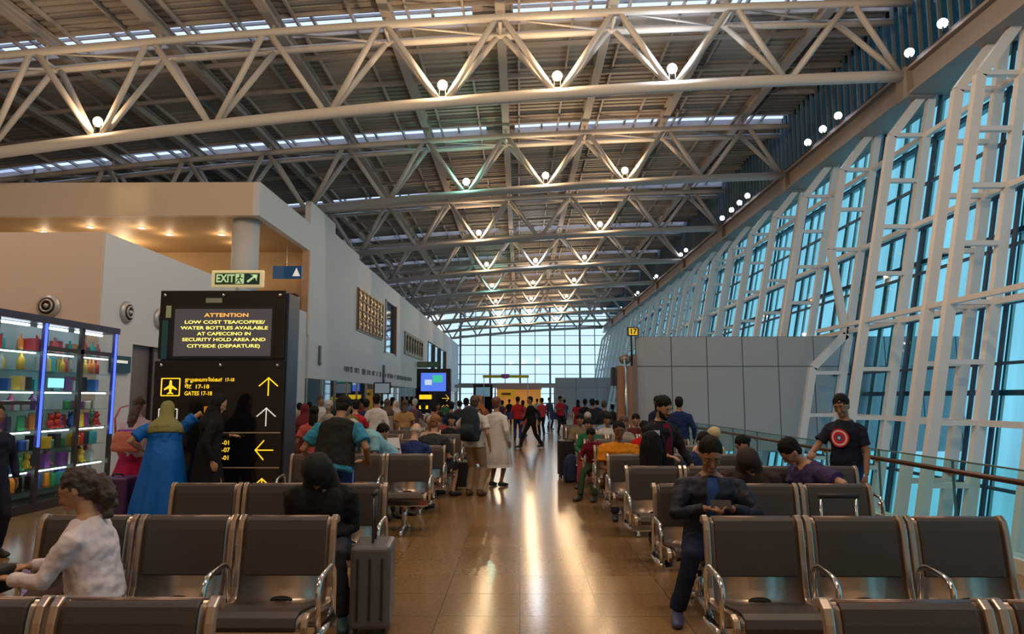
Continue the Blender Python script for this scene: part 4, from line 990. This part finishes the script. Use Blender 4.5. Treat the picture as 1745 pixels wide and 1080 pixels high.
MB().box((-.12, -.02, .10), (.14, .04, .15)).build('purple_scarf', cloth('violet', (.22, .08, .40)), t, bevel=.02)
suitcase('purple soft suitcase standing beside the woman in the blue dress', (-5.12, 9.10, 0), R(90), (.07, .025, .10), .34, .42, .60, 0)
# blue dress and black cloak, hugging
BLU = cloth('royal_blue', (.003, .12, .52), .6)
bt, bi = person('person', 'woman in long royal blue dress hugging the black-cloaked person', (-4.42, 8.85, 0), R(205), H=1.56, pose='stand', lean=15, side=0, vox=.012, skin=SKIN2, girth=1.32,
    hair=('hijab', cloth('olive_scarf', (.22, .22, .09))), top=(BLU, 'short', 'shirt'), bottom=('robe', BLU, .02), hands=[V((-.46, -.20, 1.22)), V((.26, -.16, .95))], poles=[(-.3, .2, .6), (.6, 0, -1)], head=(24, 20), curl=.9)
person('person', 'person in black cloak embraced by the woman in blue', (-3.93, 8.98, 0), R(120), H=1.62, pose='stand', lean=5, vox=.012, skin=SKIN2, girth=1.08, hair=('hijab', cloth('black_cloak', (.008, .008, .01))),
    top=(cloth('black_cloak', None), 'long', 'jacket'), bottom=('robe', cloth('black_cloak', None), .02), hands=[None, V((.30, -.30, 1.1))], head=(22, -20))
# man in the black vest
vt, vi = person('person', 'man in black vest over blue sleeves bending beside the black pillar, back view', (-1.92, 7.35, 0), R(176), H=1.66, pose='stand', lean=24, head=(20, 0), vox=.010, skin=SKIN, girth=1.25,
    hair=('short', HAIR), top=(cloth('steel_blue', (.03, .22, .38)), 'short', 'shirt'), bottom=('trousers', (.01, .03, .15)), hands=[V((-.30, -.22, .95)), V((.30, -.25, .93))])
b = MB(); T = vi['T']; b.tube([T(0, 0, -.06), T(0, 0, .1), T(0, 0, .27), T(0, -.0, .38), T(0, .01, .45), T(0, .01, .49)], [(.222, .172), (.212, .165), (.212, .165), (.216, .165), (.188, .135), (.10, .085)], 22, side=(1, 0, 0))
fuse(b, 'vest', cloth('black_vest', (.012, .014, .014)), vt, .014, .02)
for s in (-1,): MB().tube([(s*.215, -.0, .86), (s*.20, -.02, .5), (s*.175, -.0, .12)], .008, 6, flat=.5).build('side_stripe', cloth('light_blue_stripe', (.15, .35, .75)), vt, True)
# --- right side
mt, mi = person('person', 'man in dark navy jacket seated facing the viewer looking down at his phone', (1.47, 5.60, 0), R(-6), H=1.70, pose='sit', lean=8, head=(26, 0), vox=.0065, skin=SKIN, girth=1.2, face=True,
    hair=('short', HAIR), top=(cloth('navy_jacket', (.012, .016, .035), .6), 'long', 'jacket'), bottom=('trousers', (.012, .018, .05)), shoes=(.05, .06, .16), hands=[V((-.075, -.36, .80)), V((.10, -.36, .80))], poles=[(-1, .3, -.5), (1, .3, -.5)], curl=1.0,
    feet=[V((-.30, -.34, .08)), V((.10, -.40, .08))])
b = MB(); T = mi['T']; b.tube([T(0, -.142, .10), T(0, -.150, .27), T(0, -.138, .40), T(0, -.088, .47)], [(.05, .026), (.055, .028), (.05, .028), (.035, .024)], 12, side=(1, 0, 0)); b.build('blue_shirt_front', cloth('mid_blue', (.02, .06, .22)), mt, True)
tag(MB().box((-.075, -.006, -.036), (.075, .004, .036)).build('mobile_phone', PHONE, bevel=.004), 'black mobile phone held sideways by the seated man in navy jacket', 'phone')
ph = bpy.data.objects['mobile_phone']; ph.location = (1.445, 5.185, .835); ph.rotation_euler = (R(-35), 0, R(-6))
# bearded man
st_, si_ = person('person', 'bearded man in dark jacket over maroon shirt standing between benches', (1.55, 7.98, 0), R(25), H=1.60, pose='stand', lean=6, head=(24, 10), vox=.0085, skin=SKIN2, girth=1.12, beard=True, face=True,
    hair=('short', HAIR), top=(cloth('black_jacket', (.010, .011, .018)), 'long', 'jacket'), bottom=('trousers', (.012, .014, .02)), hands=[V((-.12, -.34, .98)), V((.22, -.30, .86))])
b = MB(); T = si_['T']; b.tube([T(.03, -.125, -.08), T(.03, -.125, .10), T(.03, -.130, .27), T(.02, -.125, .38), T(0, -.085, .46)], [(.055, .02), (.055, .02), (.058, .022), (.055, .022), (.035, .02)], 12, side=(1, 0, 0)); b.build('maroon_shirt_front', cloth('maroon', (.13, .01, .03)), st_, True)
t = st_; MB().box((-.045, -.012, -.025), (.045, .0, .025)).build('white_sleeve_patch', mat('patch_white', (.6, .6, .65), .6), st_).location = (-.17, -.19, 1.22)
b_ = backpack('black backpack hugged by the bearded man standing', (1.40, 7.62, 1.02), R(10), (.010, .010, .013), s=.85)
# ring-emblem t-shirt man
ct, ci = person('person', 'man in navy t-shirt with a red and white ring emblem by the railing', (3.62, 7.95, 0), R(-48), H=1.61, pose='stand', lean=3, head=(20, 4), vox=.0075, skin=SKIN, girth=1.05, face=True,
    hair=('short', HAIR), top=(cloth('navy_tee', (.010, .014, .035)), 'short', 'shirt'), bottom=('trousers', (.012, .03, .12)), hands=[V((-.22, -.36, 1.0)), V((.24, -.10, .78))], curl=.9)
T = ci['T']; em = MB()
def ring(r0, r1, name, m_, off):
    b = MB(); n = 28; cz = .29; vs = []
    for r in (r0, r1):
        for q in range(n):
            a = 2*math.pi*q/n; x = math.cos(a)*r; z = math.sin(a)*r
            yy = -(.122*math.sqrt(max(.02, 1-(x/.185)**2))) - off
            vs.append(T(x, yy, cz+z))
    b.add(vs, [(q, (q+1) % n, n+(q+1) % n, n+q) for q in range(n)]); b.build(name, m_, ct, True)
RW = mat('emblem_white', (.8, .75, .75), .6); RR = mat('emblem_red', (.7, .02, .04), .6)
ring(.088, .105, 'red_ring', RR, .038); ring(.07, .088, 'white_ring', RW, .038); ring(.040, .07, 'red_ring', RR, .038); ring(.0, .040, 'blue_disc', mat('emblem_blue', (.08, .10, .30), .6), .038)
ring(.0, .018, 'pale_dot', RW, .040)
# purple t-shirt, brown hood, boy, plaid girl, cream scarf
person('person', 'person in purple t-shirt leaning far forward on the four-seat bench', (3.02, 7.10, 0), R(-82), H=1.70, pose='sit', lean=30, twist=0, head=(20, -10), vox=.010, skin=SKIN2, girth=1.35, top=(cloth('deep_purple', (.045, .03, .11)), 'short', 'shirt'), bottom=('trousers', (.02, .02, .04)),
    hands=[V((.10, -.50, .62)), V((.36, .02, .66))], poles=[None, (1, .2, -.2)])
person('person', 'person in dark brown hooded jacket hunched forward on the four-seat bench', (2.28, 7.12, 0), R(-20), H=1.60, pose='sit', lean=32, head=(44, 0), vox=.012, skin=SKIN, girth=1.35, hair=('hood', cloth('dark_brown', (.045, .03, .03))), top=(cloth('dark_brown', None), 'long', 'jacket'), bottom=('trousers', (.02, .02, .03)))
person('person', 'boy in blue with spiky black hair seated behind the man with the phone', (2.10, 8.62, 0), R(20), H=1.52, pose='sit', lean=16, head=(26, 0), vox=.012, skin=SKIN2, hair=('short', HAIR), top=((.01, .03, .12), 'short', 'shirt'), bottom=('trousers', (.02, .02, .03)), face=True)
person('person', 'girl in checked shirt with black bun seated facing left', (2.84, 8.6, 0), R(-70), H=1.42, pose='sit', lean=18, head=(16, 0), vox=.012, skin=SKIN2, hair=('bun', HAIR), top=(mat('checked_cloth', (.10, .06, .06), .8, var=.9, vscale=40), 'short', 'shirt'), bottom=('trousers', (.02, .02, .03)), face=True)
person('person', 'seated person in cream headscarf behind the bearded man', (2.62, 10.15, 0), R(15), H=1.60, pose='sit', lean=20, head=(40, 0), vox=.014, skin=SKIN2, girth=1.15, hair=('hijab', cloth('cream', (.52, .44, .28))), top=(cloth('cream', None), 'long', 'shirt'), bottom=('trousers', (.2, .18, .16)))
person('person', 'person in royal navy jacket standing with back to the viewer by the partition', (3.12, 13.9, 0), R(170), H=1.58, pose='stand', vox=.014, skin=SKIN, girth=1.15, top=((.01, .025, .10), 'long', 'jacket'), bottom=('trousers', (.01, .012, .03)))
person('person', 'person in dark navy jacket standing just left of another by the partition', (2.84, 14.6, 0), R(200), H=1.60, pose='stand', vox=.014, skin=SKIN, top=((.01, .012, .04), 'long', 'jacket'), bottom=('trousers', (.01, .012, .02)))
t = thing('suitcase', 'suitcase with tall grey handle standing behind the second right bench', 'suitcase', (2.18, 4.95, 0))
MB().box((-.20, -.12, .055), (.20, .12, .58)).build('shell', mat('case_dark', (.03, .03, .035), .5), t, bevel=.03, seg=3)
for x in (-.12, .12): MB().tube([(x, 0, .56), (x, 0, .93)], .010, 8).build('telescopic_rod', CHROME, t, True)
MB().tube([(-.135, 0, .93), (.135, 0, .93)], .016, 10).build('grip', BLACK, t, True)
for x in (-.15, .15):
    for y in (-.07, .07): MB().tube([(x-.01, y, .028), (x+.01, y, .028)], .027, 12).build('wheel', BLACK, t, True)
# seated right
person('person', 'person in mustard orange top seated on the right benches', (1.38, 10.0, 0), 0, H=1.62, pose='sit', lean=8, head=(8, 0), vox=.012, skin=SKIN3, girth=1.35, hair=('short', HAIR), top=((.60, .22, .01), 'short', 'shirt'), bottom=('trousers', (.03, .03, .05)), face=True)
person('person', 'person in bright red top seated behind the bearded man', (1.99, 11.6, 0), R(10), H=1.52, pose='sit', lean=10, head=(10, 0), vox=.014, skin=SKIN, top=((.50, .01, .01), 'long', 'shirt'), bottom=('trousers', (.03, .02, .02)))
person('person', 'person in green top seated left behind the mustard orange top', (1.30, 13.2, 0), R(-15), H=1.5, pose='sit', lean=10, head=(14, 0), vox=.014, skin=SKIN, top=((.01, .14, .06), 'long', 'shirt'), bottom=('trousers', (.25, .04, .04)))
person('person', 'person in dark red seated with luggage at the aisle end', (1.25, 11.65, 0), R(-25), H=1.4, pose='sit', lean=24, head=(20, 0), vox=.014, skin=SKIN, hair=('short', HAIR), top=((.16, .01, .03), 'long', 'shirt'), bottom=('trousers', (.03, .06, .03)))
backpack('red and blue checked bag standing on the floor at the right aisle edge', (.98, 13.6, .26), R(0), (.03, .04, .12), s=1.0, c2=(.35, .02, .06), name='duffel_bag')
suitcase('black suitcase standing at the right aisle edge beside the checked bag', (.93, 14.4, 0), R(10), (.012, .012, .014), .30, .24, .75, 0)
# walking man and backpack man
person('person', 'man in black suit walking across the aisle', (.38, 22.6, 0), R(-62), H=1.60, pose='stand', lean=4, vox=.014, skin=SKIN, hair=('short', HAIR), top=((.010, .012, .012), 'long', 'jacket'), bottom=('trousers', (.010, .011, .013)), feet=[V((-.08, -.36, .09)), V((.08, .34, .12))], hands=[V((-.26, -.2, .84)), V((.26, .12, .84))])
kt, ki = person('person', 'man in white shirt and khaki trousers with a dark backpack standing left of aisle', (-.74, 11.75, 0), R(160), H=1.60, pose='stand', head=(6, 0), vox=.012, skin=SKIN2, hair=('short', HBR), girth=1.1, top=((.58, .56, .56), 'short', 'shirt'), bottom=('trousers', (.32, .24, .17)), shoes=(.10, .04, .02), hands=[None, V((.24, -.25, 1.15))])
backpack('dark blue backpack worn by the man in khaki trousers', (-.80, 11.53, 1.17), R(158), (.02, .035, .05), s=1.1)
person('person', 'person in long white tunic standing right of the khaki trousered man', (-.42, 13.0, 0), R(150), H=1.58, pose='stand', vox=.014, skin=SKIN, girth=1.1, hair=('short', mat('auburn_hair', (.13, .04, .02), .5)), top=((.58, .57, .58), 'long', 'kurta'), bottom=('robe', (.52, .50, .50), .35))
# seated left
person('person', 'bald man in navy shirt seated on the left benches wearing dark headphones', (-1.52, 10.0, 0), R(170), H=1.62, pose='stand' if False else 'sit', lean=16, head=(16, 0), vox=.012, skin=SKIN4, girth=1.15, hair=('bald', HGREY), top=((.015, .03, .13), 'long', 'shirt'), bottom=('trousers', (.02, .02, .05)))
person('person', 'woman with black hair and pale collar seated reading a white paper', (-2.05, 10.02, 0), R(60), H=1.56, pose='sit', lean=12, head=(18, 0), vox=.012, skin=SKIN2, hair=('long', HAIR), top=((.05, .05, .05), 'long', 'shirt'), bottom=('trousers', (.03, .03, .03)), hands=[V((-.08, -.36, .86)), V((.10, -.36, .86))])
tag(MB().box((-.09, -.004, -.12), (.09, .004, .12)).build('paper_sheet', mat('paper', (.6, .6, .62), .7)), 'white paper sheet held by the woman with black hair', 'paper')
o = bpy.data.objects['paper_sheet']; o.location = (-1.73, 9.86, .93); o.rotation_euler = (R(-20), 0, R(40))
person('person', 'man with short red hair in dark grey t-shirt seated at the left aisle end', (-1.40, 11.5, 0), R(150), H=1.70, pose='sit', lean=4, head=(10, 0), vox=.012, skin=SKIN4, girth=1.3, hair=('short', mat('ginger_hair', (.22, .09, .04), .6)), top=((.03, .035, .04), 'short', 'shirt'), bottom=('shorts', (.03, .03, .035)), feet=[V((-.15, -.36, .08)), V((.15, -.40, .08))])
person('person', 'grey-haired person in pale blue shirt stooping beside the left benches', (-1.78, 9.42, 0), R(-42), H=1.55, pose='stand', lean=52, head=(12, 0), vox=.012, skin=SKIN2, girth=1.15, hair=('short', HGREY), top=((.20, .42, .55), 'short', 'shirt'), bottom=('trousers', (.30, .30, .16)), hands=[V((-.15, -.55, .8)), V((.15, -.55, .8))])
suitcase('dark green and red trolley bag beside the man in the black vest', (-1.55, 7.5, 0), R(20), (.02, .03, .025), .32, .26, .66, 0)
tag(MB().ell((0, 0, .11), (.13, .10, .11)).ell((0, .02, .20), (.05, .04, .04)).build('red_bundle', cloth('bright_red', (.5, .01, .02)), smooth=True), 'small bright red bundle on the floor behind the third left bench', 'bundle').location = (-1.30, 6.9, 0)
suitcase('black trolley case on the floor left of the khaki trousered man', (-1.0, 12.55, 0), R(0), (.015, .013, .012), .30, .22, .5, 0)

# --- the crowd: a few figures built once, then copied with their own clothes
def proto(i, **k):
    o, _ = person('person', 'x', (0, 0, -50-i), 0, vox=.02, **k); return o
protos = {
 'stand': proto(0, pose='stand', H=1.6, top=((.5, .5, .5), 'long', 'shirt')),
 'tee': proto(1, pose='stand', H=1.6, head=(15, 20), top=((.5, .5, .5), 'short', 'shirt'), hands=[V((-.12, -.32, 1.1)), None]),
 'walk': proto(2, pose='stand', H=1.6, top=((.5, .5, .5), 'short', 'shirt'), feet=[V((-.09, -.22, .09)), V((.09, .22, .11))], hands=[V((-.24, .15, .85)), V((.24, -.18, .85))]),
 'woman': proto(3, pose='stand', H=1.52, girth=1.1, hair=('long', HAIR), top=((.5, .5, .5), 'short', 'kurta')),
 'scarf': proto(4, pose='stand', H=1.5, girth=1.12, hair=('hijab', cloth('scarf0', (.3, .2, .1))), top=((.5, .5, .5), 'long', 'shirt'), bottom=('robe', (.3, .3, .3), .05)),
 'sit': proto(5, pose='sit', H=1.6, lean=8, head=(15, 0), top=((.5, .5, .5), 'short', 'shirt')),
}
used = set()
def crowd(kind, px_, topy, Y, c, cn, bc, bn, rz, grp, hairm=None, skin=SKIN, word=None, extra='', h=None):
    X = (px_-885)*Y/1200
    o0 = protos[kind]
    H = 1.6 + (677-topy)*Y/1200; base = {'sit': 1.28, 'woman': 1.52, 'scarf': 1.5}.get(kind, 1.6)
    s = max(.84, min(1.12, H/base))
    if kind == 'sit': s = 1
    o = copy_tree(o0) if kind in used else o0; used.add(kind)
    o.location = (X, Y, 0); o.rotation_euler = (0, 0, R(rz)); o.scale = (s, s, s)
    for ch in o.children:
        nm = ch.name.split('.')[0]; sl = ch.material_slots[0]
        sl.link = 'OBJECT'; m_ = sl.material or ch.data.materials[0]
        if nm in ('shirt', 'tunic', 'jacket', 'tunic_hem'): m_ = cloth('%.2f_%.2f_%.2f' % c, c)
        elif nm in ('trousers', 'robe_skirt', 'skirt'): m_ = cloth('%.2f_%.2f_%.2f' % bc, bc)
        elif nm in ('hair', 'headscarf'): m_ = hairm or (HAIR if nm == 'hair' else cloth('%.2f_%.2f_%.2f' % c, c))
        elif nm == 'body': m_ = skin
        sl.material = m_
    what = {'stand': 'person', 'tee': 'person', 'walk': 'walking person', 'woman': 'woman', 'scarf': 'headscarfed woman', 'sit': 'seated person'}[kind]
    o['label'] = ('%s in %s top and %s %s' % (what, cn, bn, extra)).strip(); o['group'] = grp
    return o
GL1, GL2, GR1 = 'people queuing left of the aisle', 'people at the far end', 'people seated and standing right of the aisle'
W = (.55, .54, .55); NV = (.015, .03, .12); RD = (.45, .02, .03); BK = (.015, .015, .02); MR = (.14, .015, .03); TN = (.38, .22, .10); GY = (.22, .22, .22); PK = (.45, .12, .18); GN = (.03, .10, .05); OR = (.5, .16, .03); LB = (.2, .35, .55); PU = (.18, .04, .16)
rows = [
 ('woman', 537, 694, 11.0, (.55, .10, .09), 'salmon red', (.35, .10, .04), 'rust skirt', 190, GL1, None, 'near the black pillar'),
 ('scarf', 521, 690, 13.5, (.12, .015, .02), 'dark maroon', (.08, .01, .015), 'maroon robe', 200, GL1, None, 'beside the black pillar'),
 ('stand', 562, 684, 14.0, (.28, .27, .24), 'grey', BK, 'dark trousers', 150, GL1, HGREY, 'beyond the salmon red top'),
 ('tee', 548, 676, 18.0, W, 'cream', GY, 'grey trousers', 20, GL1, HBR, 'by the shopfront'),
 ('woman', 589, 680, 12.5, (.15, .13, .06), 'olive', (.10, .10, .04), 'olive skirt', 10, GL1, HAIR, 'behind the black vest'),
 ('tee', 607, 683, 13.2, RD, 'bright red', BK, 'black trousers', 190, GL1, None, 'right of the olive top'),
 ('stand', 626, 682, 17.0, NV, 'navy', NV, 'navy trousers', 170, GL1, None, 'left of the white-shirted back'),
 ('stand', 643, 674, 15.0, W, 'white striped', (.02, .05, .12), 'blue jeans, back view', 180, GL1, None, ''),
 ('scarf', 661, 681, 18.5, (.38, .28, .18), 'beige', (.3, .25, .2), 'beige robe', 200, GL1, HBR, 'right of the white-shirted back'),
 ('scarf', 676, 684, 19.0, W, 'white', (.4, .4, .4), 'pale robe', 30, GL1, None, 'in the queue'),
 ('woman', 691, 683, 17.5, TN, 'tan', TN, 'tan skirt', 180, GL1, HBR, 'behind the bald man'),
 ('tee', 707, 681, 19.5, (.10, .06, .10), 'dark violet', BK, 'black trousers', 160, GL1, HGREY, 'left of the screen pillar'),
 ('woman', 722, 688, 20.0, W, 'white', PK, 'pink skirt', 200, GL1, None, 'under the screen pillar'),
 ('tee', 738, 692, 19.3, PU, 'purple checked', PU, 'purple trousers', 175, GL1, None, 'behind the ginger haired man'),
 ('woman', 747, 688, 21.0, PK, 'pink', PU, 'purple skirt', 20, GL1, None, 'under the screen pillar'),
 ('stand', 770, 686, 17.5, (.01, .02, .06), 'blue black', BK, 'black trousers', 185, GL1, None, 'left of the backpack'),
 ('walk', 784, 684, 22.0, (.10, .03, .05), 'dark plum', BK, 'black trousers', 160, GL1, None, 'beyond the backpack'),
 ('stand', 795, 680, 19.0, (.03, .04, .03), 'dark green', BK, 'black trousers', 170, GL1, None, 'beyond the backpack'),
 ('scarf', 817, 676, 17.0, (.20, .07, .03), 'rust brown', (.15, .05, .03), 'brown robe', 170, GL1, cloth('rust', (.35, .12, .03)), 'behind the man with backpack'),
 ('stand', 578, 682, 24.0, (.02, .02, .05), 'midnight blue', BK, 'black trousers', 120, GL1, None, 'far back in the queue'),
 ('tee', 617, 680, 27.0, (.25, .05, .05), 'brick red', BK, 'black trousers', 220, GL1, None, 'far back in the queue'),
 ('stand', 652, 683, 29.0, (.03, .03, .04), 'charcoal', BK, 'black trousers', 180, GL1, None, 'far back in the queue'),
 ('woman', 670, 678, 26.0, OR, 'orange', BK, 'black skirt', 140, GL1, None, 'far back in the queue'),
 ('stand', 700, 682, 31.0, LB, 'light blue', NV, 'navy trousers', 190, GL1, None, 'far back in the queue'),
 ('tee', 759, 684, 30.0, (.05, .20, .10), 'green', BK, 'black trousers', 170, GL1, None, 'far back in the queue'),
 ('stand', 512, 688, 18.0, GY, 'grey', BK, 'black trousers', 200, GL1, None, 'edge of the black pillar'),
 ('stand', 529, 686, 22.0, BK, 'black', BK, 'black trousers', 200, GL1, None, 'edge of the black pillar'),
 ('walk', 856, 683, 31.0, (.10, .04, .09), 'plum', BK, 'black trousers', 150, GL2, None, 'left before the yellow stall'),
 ('tee', 846, 680, 36.0, NV, 'navy', BK, 'black trousers', 170, GL2, None, 'beyond the white tunic'),
 ('stand', 868, 681, 40.0, BK, 'black', BK, 'black trousers', 190, GL2, None, 'before the yellow stall'),
 ('tee', 882, 677, 26.5, RD, 'red', (.02, .04, .15), 'blue jeans', 180, GL2, None, 'left of the walking man'),
 ('woman', 891, 683, 30.0, (.45, .08, .12), 'rose', RD, 'red skirt', 160, GL2, None, 'left of the walking man'),
 ('tee', 923, 679, 30.0, (.5, .05, .06), 'light red', BK, 'black trousers', 200, GL2, None, 'right of the walking man'),
 ('stand', 915, 680, 42.0, W, 'white', BK, 'black trousers', 180, GL2, None, 'far down the aisle'),
 ('stand', 936, 678, 36.0, (.05, .06, .12), 'slate blue', BK, 'black trousers', 30, GL2, None, 'behind the blue barrier'),
 ('tee', 954, 676, 31.0, RD, 'red', BK, 'black trousers', 20, GL2, None, 'right of the blue barrier'),
 ('tee', 961, 681, 36.0, (.02, .05, .06), 'dark teal', BK, 'black trousers', 200, GL2, None, 'right of the blue barrier'),
 ('woman', 984, 682, 30.0, (.35, .02, .03), 'crimson', BK, 'black skirt', 180, GL2, None, 'left of the dark suits'),
 ('stand', 996, 681, 24.0, BK, 'black', BK, 'black trousers', 170, GR1, None, 'left of the dark suits'),
 ('stand', 1008, 681, 20.0, (.02, .02, .03), 'black suit', BK, 'black trousers', 200, GR1, None, 'left of the gate pillar'),
 ('stand', 1028, 684, 19.0, (.025, .022, .025), 'dark suit', BK, 'black trousers', 160, GR1, HBR, 'by the gate pillar'),
 ('tee', 1016, 683, 26.0, NV, 'navy', BK, 'black trousers', 180, GR1, None, 'behind the dark suits'),
 ('stand', 1042, 690, 24.0, (.04, .03, .03), 'dark brown', BK, 'black trousers', 180, GR1, None, 'behind the gate pillar front'),
 ('sit', 985, 720, 14.9, (.20, .15, .10), 'brown', BK, 'black trousers', 10, GR1, None, 'on a far right bench'),
 ('sit', 1034, 716, 14.8, W, 'white', BK, 'black trousers', -10, GR1, None, 'on a far right bench'),
 ('sit', 1078, 718, 14.8, (.10, .02, .02), 'wine red', BK, 'black trousers', 10, GR1, None, 'on a far right bench'),
 ('sit', 1000, 712, 16.4, GY, 'grey', BK, 'black trousers', -5, GR1, HGREY, 'further back on the right'),
 ('sit', 1030, 712, 16.4, LB, 'light blue', BK, 'black trousers', 5, GR1, None, 'further back on the right'),
 ('sit', 1058, 716, 13.2, (.35, .30, .24), 'sand', BK, 'black trousers', 8, GR1, HBR, 'behind the red top on the right'),
 ('sit', 770, 716, 14.8, BK, 'black', BK, 'black trousers', 10, GL1, None, 'on a left bench near the backpack'),
 ('sit', 752, 714, 16.4, (.3, .05, .05), 'red', BK, 'black trousers', 0, GL1, None, 'on a further left bench'),
 ('sit', 735, 716, 13.2, (.5, .4, .3), 'beige', BK, 'black trousers', 10, GL1, HGREY, 'behind the ginger haired man'),
]
skins = [SKIN, SKIN2, SKIN3, SKIN]
for i, r in enumerate(rows):
    crowd(*r[:10], hairm=r[10], extra=r[11], skin=skins[i % 4])
for k_, o in protos.items():
    if k_ not in used: bpy.data.objects.remove(o)
